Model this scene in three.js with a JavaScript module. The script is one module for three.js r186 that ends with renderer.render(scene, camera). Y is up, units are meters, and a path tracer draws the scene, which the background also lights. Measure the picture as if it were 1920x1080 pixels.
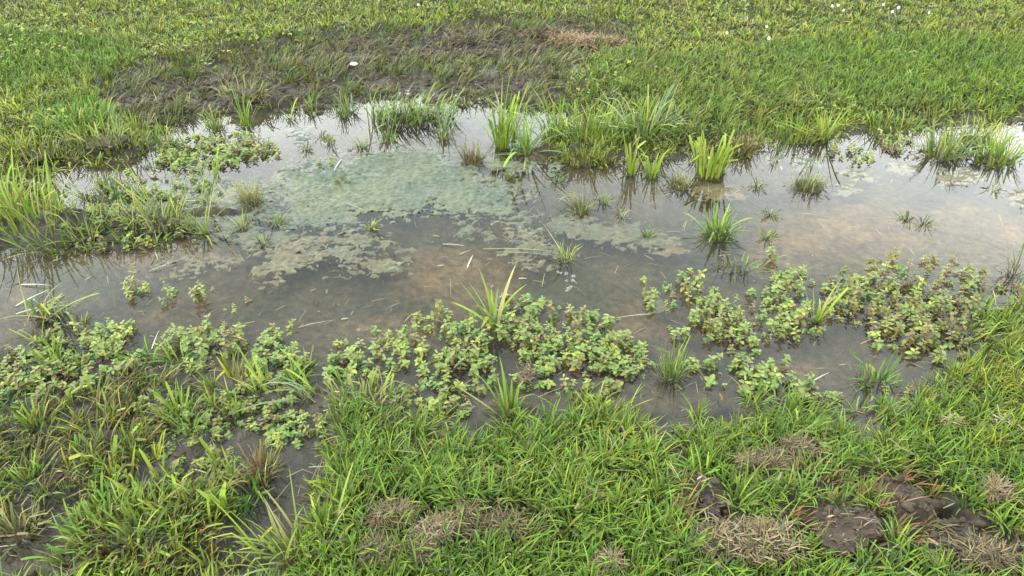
import * as THREE from 'three';
import { ImprovedNoise } from 'three/addons/math/ImprovedNoise.js';
import { mergeVertices, mergeGeometries } from 'three/addons/utils/BufferGeometryUtils.js';

// ---------------------------------------------------------------- camera, sky, sun, exposure
const scene = new THREE.Scene();
const PITCH = 37 * Math.PI / 180, FOV = 41, EYE = 1.4;
const camera = new THREE.PerspectiveCamera(FOV, 16 / 9, 0.05, 400);
camera.position.set(0, EYE, 0);
camera.lookAt(0, EYE - Math.sin(PITCH), -Math.cos(PITCH));
const EXPOSURE = 3.25, SUN = 1.3;
const SUN_DIR = new THREE.Vector3(-0.72, 0.85, -0.05).normalize();
const WATER_BODY = [0.88, 0.84, 0.74];

const perlin = new ImprovedNoise();
const P3 = (x, y, z) => perlin.noise(x, y, z);
function fbm(x, y, s, oct = 4) { let a = 0, w = 0.5; for (let i = 0; i < oct; i++) { a += w * P3(x, y, s + i * 7.31); x *= 2.03; y *= 2.03; w *= 0.5; } return a; }
function ridged(x, y, s, oct = 3) { let a = 0, w = 0.5; for (let i = 0; i < oct; i++) { a += w * (1 - 2 * Math.abs(P3(x, y, s + i * 5.7))); x *= 2.1; y *= 2.1; w *= 0.5; } return a; }
let seed = 7;
function reseed(n) { seed = n >>> 0; }
function rnd() { seed = (seed + 0x6D2B79F5) >>> 0; let t = seed; t = Math.imul(t ^ (t >>> 15), t | 1); t ^= t + Math.imul(t ^ (t >>> 7), t | 61); return ((t ^ (t >>> 14)) >>> 0) / 4294967296; }
const rr = (a, b) => a + (b - a) * rnd();
const gauss = () => (rnd() + rnd() + rnd() - 1.5) / 0.75;
const pick = a => a[Math.floor(rnd() * a.length)];
const clamp = (x, a = 0, b = 1) => Math.min(b, Math.max(a, x));
const smooth = (a, b, x) => { const t = clamp((x - a) / (b - a)); return t * t * (3 - 2 * t); };
const mix = (a, b, t) => a + (b - a) * t;
const mix3 = (a, b, t) => [mix(a[0], b[0], t), mix(a[1], b[1], t), mix(a[2], b[2], t)];

{ // overcast sky: thin bright haze low down, blue-grey cloud overhead
  const W = 512, H = 256, d = new Float32Array(W * H * 4);
  for (let j = 0; j < H; j++) for (let i = 0; i < W; i++) {
    const el = (j + 0.5) / H * Math.PI - Math.PI / 2, az = (i + 0.5) / W * Math.PI * 2;
    const x = Math.cos(el) * Math.cos(az), y = Math.sin(el), z = Math.cos(el) * Math.sin(az);
    const k = 1 / (Math.max(y, 0) + 0.35);
    const c = fbm(x * k * 1.5 + 3, z * k * 1.5, 2.2, 5) + 0.5 * P3(x * 1.3, y * 1.3, z * 1.3 + 4);
    const low = 1 - smooth(0.34, 0.60, y);
    let L = 0.66 + 1.45 * low + 0.55 * c;
    L = Math.max(0.36, L);
    const blue = clamp(0.62 - low * 0.5 - c * 0.5);
    const o = (j * W + i) * 4;
    d[o] = L * (0.98 - 0.27 * blue); d[o + 1] = L * (1 - 0.07 * blue); d[o + 2] = L * (0.98 + 0.08 * blue); d[o + 3] = 1;
  }
  const t = new THREE.DataTexture(d, W, H, THREE.RGBAFormat, THREE.FloatType);
  t.mapping = THREE.EquirectangularReflectionMapping; t.magFilter = t.minFilter = THREE.LinearFilter; t.wrapS = THREE.RepeatWrapping; t.needsUpdate = true;
  scene.background = t; scene.environment = t;
}
const sun = new THREE.DirectionalLight(new THREE.Color().setRGB(1, 0.95, 0.82), SUN);
sun.position.copy(SUN_DIR).multiplyScalar(20).add(new THREE.Vector3(0, 0, -2.5));
sun.target.position.set(0, 0, -2.5); sun.castShadow = true; sun.shadow.radius = 45;
sun.shadow.mapSize.set(2048, 2048);
Object.assign(sun.shadow.camera, { left: -5, right: 5, top: 5, bottom: -5, near: 1, far: 40 });
scene.add(sun, sun.target);

// ---------------------------------------------------------------- places
const TAN = Math.tan(FOV / 2 * Math.PI / 180);
function at(px, py, h = 0) { // point of the photograph (1920 x 1080) on the level y = h
  const x = (px - 960) / 960 * TAN * 16 / 9, y = (540 - py) / 540 * TAN;
  const dy = -Math.sin(PITCH) + y * Math.cos(PITCH), dz = -Math.cos(PITCH) - y * Math.sin(PITCH), k = (h - EYE) / dy;
  return [x * k, dz * k];
}
const poly = pts => { const p = []; for (let i = 0; i < pts.length; i += 2) p.push(at(pts[i], pts[i + 1])); return p; };
function sd(p, x, z) { // signed distance to a polygon, positive inside
  let d = 1e9, inside = false;
  for (let i = 0, j = p.length - 1; i < p.length; j = i++) {
    const ex = p[j][0] - p[i][0], ez = p[j][1] - p[i][1], wx = x - p[i][0], wz = z - p[i][1];
    const t = clamp((wx * ex + wz * ez) / (ex * ex + ez * ez)), bx = wx - ex * t, bz = wz - ez * t;
    d = Math.min(d, bx * bx + bz * bz);
    if ((p[i][1] > z) !== (p[j][1] > z) && x < (p[j][0] - p[i][0]) * (z - p[i][1]) / (p[j][1] - p[i][1]) + p[i][0]) inside = !inside;
  }
  return (inside ? 1 : -1) * Math.sqrt(d);
}
// ellipse in photograph pixels -> ground ellipse
function ell(cx, cy, rx, ry, h = 0) { const c = at(cx, cy, h), a = at(cx + rx, cy, h), b = at(cx, cy - ry, h), e = at(cx, cy + ry, h); return { x: c[0], z: (b[1] + e[1]) / 2, rx: a[0] - c[0], rz: Math.abs(e[1] - b[1]) / 2 }; }
const inEll = (e, x, z) => Math.hypot((x - e.x) / e.rx, (z - e.z) / e.rz); // < 1 inside

const PUDDLE = poly([70, 330, 110, 312, 235, 302, 275, 268, 330, 235, 400, 212, 520, 200, 600, 207, 690, 180, 780, 176, 850, 182, 905, 188, 960, 205, 1060, 215, 1120, 232, 1080, 255, 1020, 268, 1040, 300, 1150, 302, 1175, 290, 1280, 300, 1400, 285, 1440, 258, 1530, 262, 1620, 250, 1760, 238, 1900, 228, 2050, 225, 2300, 260, 2450, 420, 2300, 560, 2050, 590, 1900, 578, 1840, 585, 1815, 690, 1760, 735, 1690, 775, 1640, 772, 1590, 810, 1545, 775, 1480, 765, 1420, 772, 1330, 790, 1210, 790, 1130, 765, 1060, 790, 990, 815, 900, 812, 840, 800, 770, 800, 700, 775, 640, 735, 560, 735, 470, 720, 330, 700, 200, 690, 90, 690, 0, 700, -150, 690, -350, 600, -200, 500, -20, 478, 60, 470, 140, 455, 260, 470, 330, 440, 300, 410, 170, 400, 100, 385]);
const MARSH = poly([-300, 660, 0, 660, 120, 690, 240, 690, 350, 690, 470, 700, 560, 720, 640, 730, 610, 800, 605, 900, 590, 1010, 560, 1130, -250, 1130]);
const CHANNEL = poly([560, 745, 625, 745, 618, 850, 600, 960, 570, 1010, 480, 1010, 470, 960, 520, 900, 430, 890, 420, 840, 560, 830]);
const WETLEFT = poly([-80, 960, 60, 950, 150, 975, 130, 1040, 60, 1090, -80, 1090]);
const MUDBAND = poly([190, 205, 200, 160, 330, 120, 480, 95, 620, 75, 840, 62, 900, 45, 1050, 50, 1180, 70, 1170, 105, 1110, 120, 1080, 150, 1040, 200, 960, 205, 880, 195, 690, 190, 560, 212, 400, 220, 270, 250]);
const STRIP1 = poly([600, 82, 840, 68, 900, 50, 1050, 55, 1170, 78, 1160, 104, 1050, 112, 860, 118, 700, 122, 620, 108]);
const STRIP2 = poly([200, 200, 260, 165, 400, 150, 560, 160, 690, 150, 800, 150, 1000, 162, 960, 205, 880, 195, 690, 190, 560, 212, 400, 220]);
const LUSHR = poly([1350, 110, 1560, 80, 1920, 85, 2300, 90, 2300, 235, 1840, 220, 1760, 215, 1560, 215, 1480, 200, 1520, 150]);
const SPIT = poly([95, 380, 170, 395, 310, 405, 350, 440, 265, 475, 140, 460, 60, 478, -20, 480, 20, 430]);
const LUSHL = poly([-200, 75, 90, 80, 250, 95, 260, 130, 180, 170, 60, 190, -200, 200]);
const MOUNDL = poly([75, 225, 110, 195, 200, 192, 240, 220, 215, 260, 120, 265]);
const MIDGRASS = poly([1150, 110, 1500, 130, 1600, 220, 1430, 262, 1290, 275, 1160, 275, 1080, 260, 1090, 180]);
const MUDHOLES = [ell(1575, 1005, 95, 48, 0.04), ell(1710, 945, 72, 66, 0.04), ell(1765, 990, 90, 46, 0.04), ell(1315, 948, 56, 48, 0.04), ell(1335, 985, 40, 28, 0.04), ell(1445, 880, 66, 26, 0.04), ell(1500, 855, 45, 30, 0.04), ell(1840, 1045, 105, 46, 0.04), ell(1385, 1012, 92, 42, 0.04), ell(1160, 1065, 40, 20, 0.04), ell(900, 985, 90, 25, 0.04), ell(1580, 935, 35, 14, 0.04), ell(780, 825, 30, 15, 0.04), ell(830, 805, 40, 12, 0.04), ell(1270, 835, 60, 16, 0.04), ell(1100, 830, 40, 10, 0.04), ell(1230, 810, 30, 12, 0.04), ell(718, 975, 30, 18, 0.04), ell(758, 972, 36, 14, 0.04), ell(815, 1000, 34, 14, 0.04), ell(712, 1038, 32, 22, 0.04), ell(800, 1038, 24, 16, 0.04), ell(1530, 915, 50, 22, 0.04), ell(1862, 925, 22, 12, 0.04), ell(1460, 965, 40, 14, 0.04), ell(1010, 995, 50, 12, 0.04), ell(1180, 900, 40, 14, 0.04), ell(1640, 1050, 50, 20, 0.04)];
const HOLLOWS = [[ell(1722, 925, 30, 28), 0.05], [ell(1770, 985, 35, 14), 0.04], [ell(1650, 990, 25, 12), 0.04], [ell(1265, 830, 40, 12), 0.05], [ell(1240, 800, 45, 16), 0.04], [ell(905, 815, 30, 18), 0.04], [ell(1365, 790, 50, 16), 0.04], [ell(1600, 795, 40, 20), 0.04]];
const BUMPS = [[ell(1565, 1005, 60, 30), 0.035], [ell(1500, 845, 35, 18), 0.04], [ell(1315, 940, 30, 28), 0.03], [ell(1700, 975, 40, 18), 0.03], [ell(1035, 68, 40, 12), 0.02], [ell(1120, 82, 60, 12), 0.02], [ell(870, 78, 30, 14), 0.02], [ell(720, 95, 120, 10), -0.02], [ell(640, 760, 45, 30), 0.02], [ell(950, 775, 50, 18), 0.025], [ell(100, 430, 80, 22), 0.03], [ell(240, 425, 110, 14), 0.034], [ell(420, 398, 90, 7), 0.03], [ell(470, 385, 30, 10), 0.035], [ell(480, 200, 40, 8), 0.05], [ell(330, 205, 40, 10), 0.03], [ell(1000, 290, 40, 12), 0.03], [ell(1095, 292, 55, 12), 0.035], [ell(200, 275, 60, 18), 0.03], [ell(1060, 150, 100, 25), 0.02]];

const SILT = [[ell(1720, 430, 330, 90), 1], [ell(920, 500, 260, 60), 0.75], [ell(1150, 580, 160, 50), 0.8], [ell(300, 480, 260, 40), 0.6], [ell(60, 570, 120, 60), 0.7], [ell(720, 600, 120, 40), 0.55], [ell(1450, 460, 120, 60), 0.8], [ell(1500, 680, 60, 25), 0.6], [ell(1130, 780, 60, 40), 0.5]];
function height(x, z) {
  const wx = x + 0.05 * fbm(x * 7, z * 7, 1.3, 3), wz = z + 0.06 * fbm(x * 7, z * 7, 9.1, 3);
  const d = sd(PUDDLE, wx, wz), n1 = fbm(x * 2.6, z * 2.6, 3.1, 3), n2 = fbm(x * 14, z * 14, 5.5, 3), n3 = P3(x * 70, z * 70, 2.5);
  let h = d > 0 ? -0.038 * smooth(0, 0.4, d) - 0.004 + 0.010 * n1 + 0.004 * n2 : 0.042 * smooth(0, 0.3, -d) + 0.003 + 0.016 * Math.abs(n1) + 0.016 * n2;
  if (d > 0) h = Math.min(h, -0.002 + 0.012 * n2);
  const far = -z - 4.2; if (far > 0) h += 0.03 * far;
  const m = sd(MARSH, wx, wz);
  if (m > -0.1) { const hm = 0.006 + 0.030 * n1 + 0.032 * n2 + 0.004 * n3; h = mix(h, hm, smooth(-0.08, 0.06, m)); }
  const c = sd(CHANNEL, wx, wz); if (c > -0.06) h = mix(h, -0.016 + 0.014 * n2, smooth(-0.05, 0.03, c));
  const wl = sd(WETLEFT, wx, wz); if (wl > -0.06) h = mix(h, -0.002 + 0.016 * n2, smooth(-0.05, 0.03, wl));
  const mb = sd(MUDBAND, wx, wz); if (mb > -0.08) h = mix(h, Math.max(0.002, h * 0.45) + 0.012 * n2, smooth(-0.08, 0.05, mb));
  for (const [e, a] of BUMPS) { const q = inEll(e, wx, wz); if (q < 1.6) h += a * (1 - smooth(0.2, 1.6, q)) * (1 + 0.7 * n2); }
  for (const [e, a] of HOLLOWS) { const q = inEll(e, wx, wz); if (q < 1.4) h -= a * (1 - smooth(0.4, 1.4, q)); }
  for (const e of MUDHOLES) { const q = inEll(e, wx, wz); if (q < 1.3) h += (1 - smooth(0.7, 1.3, q)) * (0.014 * fbm(x * 20, z * 20, 6.6, 4) - 0.010 * Math.abs(fbm(x * 34, z * 34, 2.6, 3)) + 0.010 * fbm(x * 90, z * 90, 3.6, 2)); }
  return h + 0.0016 * n3 + 0.0012 * P3(x * 160, z * 160, 8.8);
}
function place(px, py, up = 0) { let [x, z] = at(px, py), h = 0; for (let k = 0; k < 4; k++) { h = Math.max(0, height(x, z)); [x, z] = at(px, py, h + up); } return [x, z]; }
const bare = (x, z) => { let b = 0; for (const e of MUDHOLES) b = Math.max(b, 1 - smooth(0.75, 1.25, inEll(e, x, z) + 0.35 * fbm(x * 16, z * 16, 4.4, 3))); return b; };

// ---------------------------------------------------------------- naming
const used = {};
function numbered(n) { const k = used[n] = (used[n] ?? -1) + 1; return k ? `${n}_${String(k).padStart(3, '0')}` : n; }
function tag(o, name, label, category, group) { o.name = numbered(name); o.userData = { label, category }; if (group) o.userData.group = group; scene.add(o); return o; }
function kind(o, name, label, k, category) { o.name = numbered(name); o.userData = { label, kind: k }; if (category) o.userData.category = category; scene.add(o); return o; }
function part(o, name, parent, stuff) { o.name = name; if (stuff) o.userData.kind = 'stuff'; parent.add(o); return o; }
function shadows(o) { o.castShadow = o.receiveShadow = true; return o; }

// ---------------------------------------------------------------- textures and materials
function noiseTex(fn, N = 512, srgb = false) {
  const d = new Uint8Array(N * N * 4);
  for (let j = 0; j < N; j++) for (let i = 0; i < N; i++) { const v = fn(i / N, j / N), o = (j * N + i) * 4; d[o] = clamp(v[0]) * 255; d[o + 1] = clamp(v[1]) * 255; d[o + 2] = clamp(v[2]) * 255; d[o + 3] = 255; }
  const t = new THREE.DataTexture(d, N, N); t.wrapS = t.wrapT = THREE.RepeatWrapping; t.magFilter = THREE.LinearFilter; t.minFilter = THREE.LinearMipmapLinearFilter; t.generateMipmaps = true;
  if (srgb) t.colorSpace = THREE.SRGBColorSpace; t.needsUpdate = true; return t;
}
// tileable value built from a 4D-like torus lookup
function tile(u, v, f, s) { const a = u * Math.PI * 2, b = v * Math.PI * 2, R = f / (Math.PI * 2); return P3(R * Math.cos(a) + R * Math.cos(b) * 0.91 + s, R * Math.sin(a) + 31, R * Math.sin(b) + R * Math.cos(b) * 0.4 + 17); }
const mudBump = noiseTex((u, v) => { let h = 0.5 + 0.5 * tile(u, v, 20, 1) + 0.3 * tile(u, v, 55, 2) + 0.25 * tile(u, v, 120, 3); return [h, h, h]; });
const mudTint = noiseTex((u, v) => { const a = tile(u, v, 30, 5), b = tile(u, v, 90, 6), k = 0.86 + 0.16 * a + 0.16 * b; return [k, k * (0.98 + 0.03 * a), k * (0.96 + 0.04 * b)]; });
const mudRough = noiseTex((u, v) => { const r = 0.72 + 0.35 * tile(u, v, 24, 8) + 0.2 * tile(u, v, 70, 9); return [r, r, r]; }, 256);
const mud = new THREE.MeshPhysicalMaterial({ vertexColors: true, map: mudTint, bumpMap: mudBump, bumpScale: 0.004, roughnessMap: mudRough, roughness: 1, specularIntensity: 0.55 });
const clodMat = new THREE.MeshPhysicalMaterial({ vertexColors: true, roughness: 0.8, specularIntensity: 0.6 });
function leafMat(c, coat = 0.25, through = 0.34, rough = 0.9) {
  return new THREE.MeshPhysicalMaterial({ color: new THREE.Color().setRGB(...c), vertexColors: true, side: THREE.DoubleSide, roughness: rough, transmission: through, thickness: 0, clearcoat: coat, clearcoatRoughness: 0.42 });
}
const grassMat = leafMat([1, 1, 1], 0.10, 0.13, 0.8);
grassMat.specularIntensity = 0.6;
const dryMat = new THREE.MeshStandardMaterial({ vertexColors: true, side: THREE.DoubleSide, roughness: 0.85 });

// ---------------------------------------------------------------- shape buffer
class Buf {
  constructor() { this.p = []; this.n = []; this.c = []; this.i = []; }
  v(x, y, z, nx, ny, nz, c) { this.p.push(x, y, z); this.n.push(nx, ny, nz); this.c.push(c[0], c[1], c[2]); return this.p.length / 3 - 1; }
  geo() { const g = new THREE.BufferGeometry(); g.setAttribute('position', new THREE.Float32BufferAttribute(this.p, 3)); g.setAttribute('normal', new THREE.Float32BufferAttribute(this.n, 3)); g.setAttribute('color', new THREE.Float32BufferAttribute(this.c, 3)); g.setIndex(this.i); return g; }
  mesh(m) { return shadows(new THREE.Mesh(this.geo(), m)); }
}
// a grass blade: base b, azimuth az, lean from upright th, bend over its length; cut = blunt mown tip; fold = keel depth as a share of width
function blade(B, b, az, len, w, th, bend, c, { segs = 4, cut = 0, fold = 0, twist = 0, kink = 0 } = {}) {
  const dx = Math.cos(az), dz = Math.sin(az), ds = len / segs;
  let x = b[0], y = b[1], z = b[2], a = th; const rows = [];
  const cols = fold ? 3 : 2;
  for (let k = 0; k <= segs; k++) {
    const s = k / segs;
    const prof = cut ? (0.72 + 0.28 * Math.min(1, s * 3)) * (s > 0.99 ? cut : 1) : (0.7 + 0.3 * Math.min(1, s * 4)) * Math.pow(1 - s, 0.55) + 0.02;
    const hw = w * 0.5 * prof, tw = twist * s, ct = Math.cos(tw), st = Math.sin(tw);
    const tx = Math.sin(a) * dx, ty = Math.cos(a), tz = Math.sin(a) * dz;
    const nx0 = -Math.cos(a) * dx, ny0 = Math.sin(a), nz0 = -Math.cos(a) * dz; // upper face
    const sx0 = -dz, sz0 = dx;
    const sx = sx0 * ct + nx0 * st, sy = ny0 * st, sz = sz0 * ct + nz0 * st;
    const nx = nx0 * ct - sx0 * st, ny = ny0 * ct, nz = nz0 * ct - sz0 * st;
    const f = fold * hw, row = [];
    if (cols === 3) {
      row.push(B.v(x - sx * hw + nx * f, y - sy * hw + ny * f, z - sz * hw + nz * f, nx + sx * fold, ny + sy * fold, nz + sz * fold, c));
      row.push(B.v(x, y, z, nx, ny, nz, c));
      row.push(B.v(x + sx * hw + nx * f, y + sy * hw + ny * f, z + sz * hw + nz * f, nx - sx * fold, ny - sy * fold, nz - sz * fold, c));
    } else {
      row.push(B.v(x - sx * hw, y - sy * hw, z - sz * hw, nx, ny, nz, c));
      row.push(B.v(x + sx * hw, y + sy * hw, z + sz * hw, nx, ny, nz, c));
    }
    rows.push(row);
    x += tx * ds; y += ty * ds; z += tz * ds;
    a += bend / segs + (kink && k === (segs >> 1) ? kink : 0);
  }
  for (let k = 0; k < segs; k++) for (let j = 0; j < cols - 1; j++) { const p = rows[k][j], q = rows[k][j + 1], r = rows[k + 1][j], t = rows[k + 1][j + 1]; B.i.push(p, q, r, q, t, r); }
}
const vary = (c, a = 0.18) => { const k = 1 + a * gauss(), h = 0.12 * gauss(); return [Math.max(0.005, c[0] * k * (1 + h)), Math.max(0.005, c[1] * k), Math.max(0.003, c[2] * k * (1 - h))]; };
// lumpy solid
function lump(rx, ry, rz, s, colors, detail = 4, rough = 0.35, f = 1.6) {
  let g = new THREE.IcosahedronGeometry(1, detail); g.deleteAttribute('uv'); g.deleteAttribute('normal'); g = mergeVertices(g, 1e-4);
  const p = g.attributes.position, c = new Float32Array(p.count * 3);
  for (let i = 0; i < p.count; i++) {
    const x = p.getX(i), y = p.getY(i), z = p.getZ(i);
    const n = P3(x * f + s, y * f, z * f) * 0.9 + 0.6 * P3(x * f * 2.7, y * f * 2.7 + s, z * f * 2.7) + 0.35 * P3(x * f * 7, y * f * 7, z * f * 7 + s);
    const k = 1 + rough * n; p.setXYZ(i, x * rx * k, y * ry * k, z * rz * k);
    const t = clamp(0.5 + 1.1 * P3(x * 4 + s, y * 4, z * 4 + 9)), q = mix3(colors[0], colors[1], t), e = 1 + 0.3 * P3(x * 15, y * 15, z * 15 + s);
    c.set([q[0] * e, q[1] * e, q[2] * e], i * 3);
  }
  g.setAttribute('color', new THREE.BufferAttribute(c, 3)); g.computeVertexNormals(); return g;
}

// ---------------------------------------------------------------- ground: one sheet, fine in the middle, running out to the horizon
{
  const NU = 640, NV = 600, EU = 10, EV = 8, us = [], zs = [];
  for (let i = 0; i <= NU; i++) us.push(i / NU * 2 - 1);
  for (let k = 1; k <= EU; k++) { const e = 1 + Math.pow(k / EU, 2.5) * 40; us.push(e); us.unshift(-e); }
  for (let j = 0; j <= NV; j++) { const t = j / NV; zs.push(-(0.62 + 3.0 * t + 2.9 * t * t)); }
  for (let k = 1; k <= EV; k++) zs.push(zs[NV] - Math.pow(k / EV, 2.5) * 150);
  zs.unshift(-0.2); zs.unshift(3); zs.unshift(20); zs.unshift(90);
  const w = us.length, hgt = zs.length, pos = new Float32Array(w * hgt * 3), col = new Float32Array(w * hgt * 3), uv = new Float32Array(w * hgt * 2), idx = [];
  for (let j = 0; j < hgt; j++) for (let i = 0; i < w; i++) {
    const z = zs[j], half = 1.15 + 0.82 * Math.max(0, Math.min(-z, 7)), x = us[i] * half, o = j * w + i;
    const inside = Math.abs(us[i]) <= 1.3 && -z > 0.1 && -z < 7;
    const h = inside ? height(x, z) : 0.05 + (-z > 4.2 ? 0.03 * Math.min(-z - 4.2, 5) : 0) + 0.02 * P3(x, z, 1);
    pos.set([x, h, z], o * 3); uv.set([x / 0.5, z / 0.5], o * 2);
    const n = fbm(x * 3, z * 3, 11, 4), n2 = fbm(x * 9, z * 9, 14, 4), n4 = fbm(x * 40, z * 40, 19, 3);
    let c;
    const wet = [0.032, 0.029, 0.023], grey = [0.066, 0.061, 0.049], brown = [0.048, 0.037, 0.021], soil = [0.022, 0.022, 0.010];
    c = mix3(wet, grey, clamp(0.5 + 1.6 * n + 0.8 * n2));
    c = mix3(c, brown, clamp(0.15 + 1.4 * n2));
    const m = inside ? Math.max(sd(MARSH, x, z), sd(MUDBAND, x, z)) : -1, b = inside ? bare(x, z) : 0;
    const d = inside ? sd(PUDDLE, x, z) : -1;
    const lawn = smooth(0.02, 0.2, -d) * smooth(-0.02, 0.1, -m) * (1 - b);
    c = mix3(c, soil, lawn * 0.9);
    if (b > 0) c = mix3(c, mix3([0.026, 0.020, 0.014], [0.066, 0.047, 0.029], clamp(0.5 + 2 * n2)), b);
    const bed = smooth(-0.01, 0.06, d);
    if (bed > 0) {
      let pale = 0; for (const [e, a] of SILT) pale = Math.max(pale, a * (1 - smooth(0.3, 1.25, inEll(e, x, z) + 0.5 * n)));
      let q = mix3([0.052, 0.041, 0.023], [0.026, 0.025, 0.016], clamp(0.42 + 2.0 * n + 0.9 * n2));
      q = mix3(q, [0.125, 0.086, 0.046], clamp(pale + 0.5 * n2));
      q = mix3(q, [0.030, 0.036, 0.017], clamp(0.10 + 2.2 * fbm(x * 2.3 + 4, z * 2.3, 23, 4)));
      const e = 1 + 0.8 * n4 + 0.6 * n2 + 0.7 * fbm(x * 110, z * 110, 29, 2); c = mix3(c, [q[0] * e, q[1] * e, q[2] * e], bed);
    }
    const e = 1 + 0.5 * n4; col.set([Math.max(0.008, c[0] * e), Math.max(0.008, c[1] * e), Math.max(0.006, c[2] * e)], o * 3);
    if (j && i) { const a = o, bb = o - 1, cc = o - w, dd = o - w - 1; idx.push(a, bb, cc, bb, dd, cc); }
  }
  const g = new THREE.BufferGeometry(); g.setAttribute('position', new THREE.BufferAttribute(pos, 3)); g.setAttribute('color', new THREE.BufferAttribute(col, 3)); g.setAttribute('uv', new THREE.BufferAttribute(uv, 2)); g.setIndex(idx); g.computeVertexNormals();
  kind(shadows(new THREE.Mesh(g, mud)), 'ground', 'brown muddy ground under the puddle and the lawn', 'structure');
}
{ // the water's surface, level everywhere: ground above it is dry
  const tr = noiseTex((u, v) => { const t = 0.994 + 0.006 * tile(u, v, 5, 3) + 0.003 * tile(u, v, 14, 8); return [t, t, t]; }, 256);
  const g = new THREE.PlaneGeometry(10.4, 5.4, 1, 1); g.rotateX(-Math.PI / 2);
  const u = g.attributes.uv; for (let i = 0; i < u.count; i++) u.setXY(i, u.getX(i) * 2.6, u.getY(i) * 1.35);
  const m = new THREE.MeshPhysicalMaterial({ color: new THREE.Color().setRGB(...WATER_BODY), transmission: 1, transmissionMap: tr, thickness: 0, roughness: 0, ior: 1.39 });
  const o = new THREE.Mesh(g, m); o.position.set(0, 0, -3.3); o.receiveShadow = true;
  kind(o, 'water', 'still murky puddle water reflecting a pale overcast sky', 'structure');
}

// ---------------------------------------------------------------- lawn (uncountable): tufts of blades scattered over the ground
const bladeTint = (p = 0.08) => { const r = rnd(); if (r < p) return pick([[1.7, 1.15, 1.6], [1.35, 0.85, 1.2], [2.0, 1.4, 2.2]]); const k = rr(0.4, 1.45), y = rr(-0.12, 0.25); return [k * (1 + y), k, k * (1 - y)]; };
function tuft(s, { n, r, len, w, lean, bend, cut, dry = 0.08, segs = 4, dir = null }) {
  reseed(s); const B = new Buf();
  for (let i = 0; i < n; i++) {
    const a = rnd() * 6.283, q = r * Math.sqrt(rnd());
    const az = dir === null ? a + 0.9 * gauss() : dir + 0.7 * gauss();
    const L = len * rr(0.55, 1.2), c = rnd() < cut ? rr(0.5, 0.85) : 0;
    blade(B, [Math.cos(a) * q, -0.006, Math.sin(a) * q], az, c ? L * 0.75 : L, w * rr(0.7, 1.25), Math.abs(lean * gauss()) + 0.08, bend * rr(0.2, 1.5), bladeTint(dry), { segs, cut: c, twist: 0.7 * gauss() });
  }
  return B.geo();
}
const KINDS = {
  lush: [1, 2, 3, 4, 5, 6].map(k => tuft(100 + k, { n: 16, r: 0.024, len: 0.078, w: 0.0046, lean: 0.42, bend: 1.15, cut: 0.3, dry: 0.06, segs: 5 })),
  mown: [1, 2, 3, 4].map(k => tuft(200 + k, { n: 19, r: 0.030, len: 0.036, w: 0.0052, lean: 0.65, bend: 0.9, cut: 0.5, dry: 0.13 })),
  flat: [1, 2, 3, 4].map(k => tuft(300 + k, { n: 14, r: 0.03, len: 0.085, w: 0.0042, lean: 0.95, bend: 0.7, cut: 0.2, dry: 0.22, dir: k * 0.5 - 0.9 })),
  stubble: [1, 2, 3].map(k => tuft(400 + k, { n: 20, r: 0.022, len: 0.05, w: 0.0024, lean: 0.4, bend: 0.4, cut: 0.6, dry: 0.4, segs: 3 })),
  shoot: [1, 2, 3, 4, 5].map(k => tuft(500 + k, { n: 5, r: 0.010, len: 0.082, w: 0.0068, lean: 0.5, bend: 0.5, cut: 0.35, dry: 0.04, segs: 5 })),
};
const LEAFY = [ell(330, 790, 80, 34), ell(375, 845, 60, 44), ell(560, 810, 60, 34), ell(500, 780, 55, 34), ell(390, 660, 60, 45), ell(180, 660, 110, 50), ell(40, 710, 80, 45), ell(400, 885, 45, 30)];
const lots = {};
function put(k, x, y, z, s, sy, c, tilt = 0.15) {
  const v = Math.floor(rnd() * KINDS[k].length), key = k + '|' + v;
  const e = new THREE.Euler(tilt * gauss(), k === 'flat' ? 0.5 * gauss() : rnd() * 6.283, tilt * gauss());
  (lots[key] ??= []).push(new THREE.Matrix4().compose(new THREE.Vector3(x, y, z), new THREE.Quaternion().setFromEuler(e), new THREE.Vector3(s, s * sy, s)), vary(c, 0.14));
}
const COL = { fresh: [0.088, 0.165, 0.012], lime: [0.170, 0.220, 0.016], olive: [0.138, 0.182, 0.030], tan: [0.225, 0.215, 0.075], deep: [0.045, 0.110, 0.010], dull: [0.085, 0.100, 0.030], brown: [0.115, 0.078, 0.030] };
reseed(4242);
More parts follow.
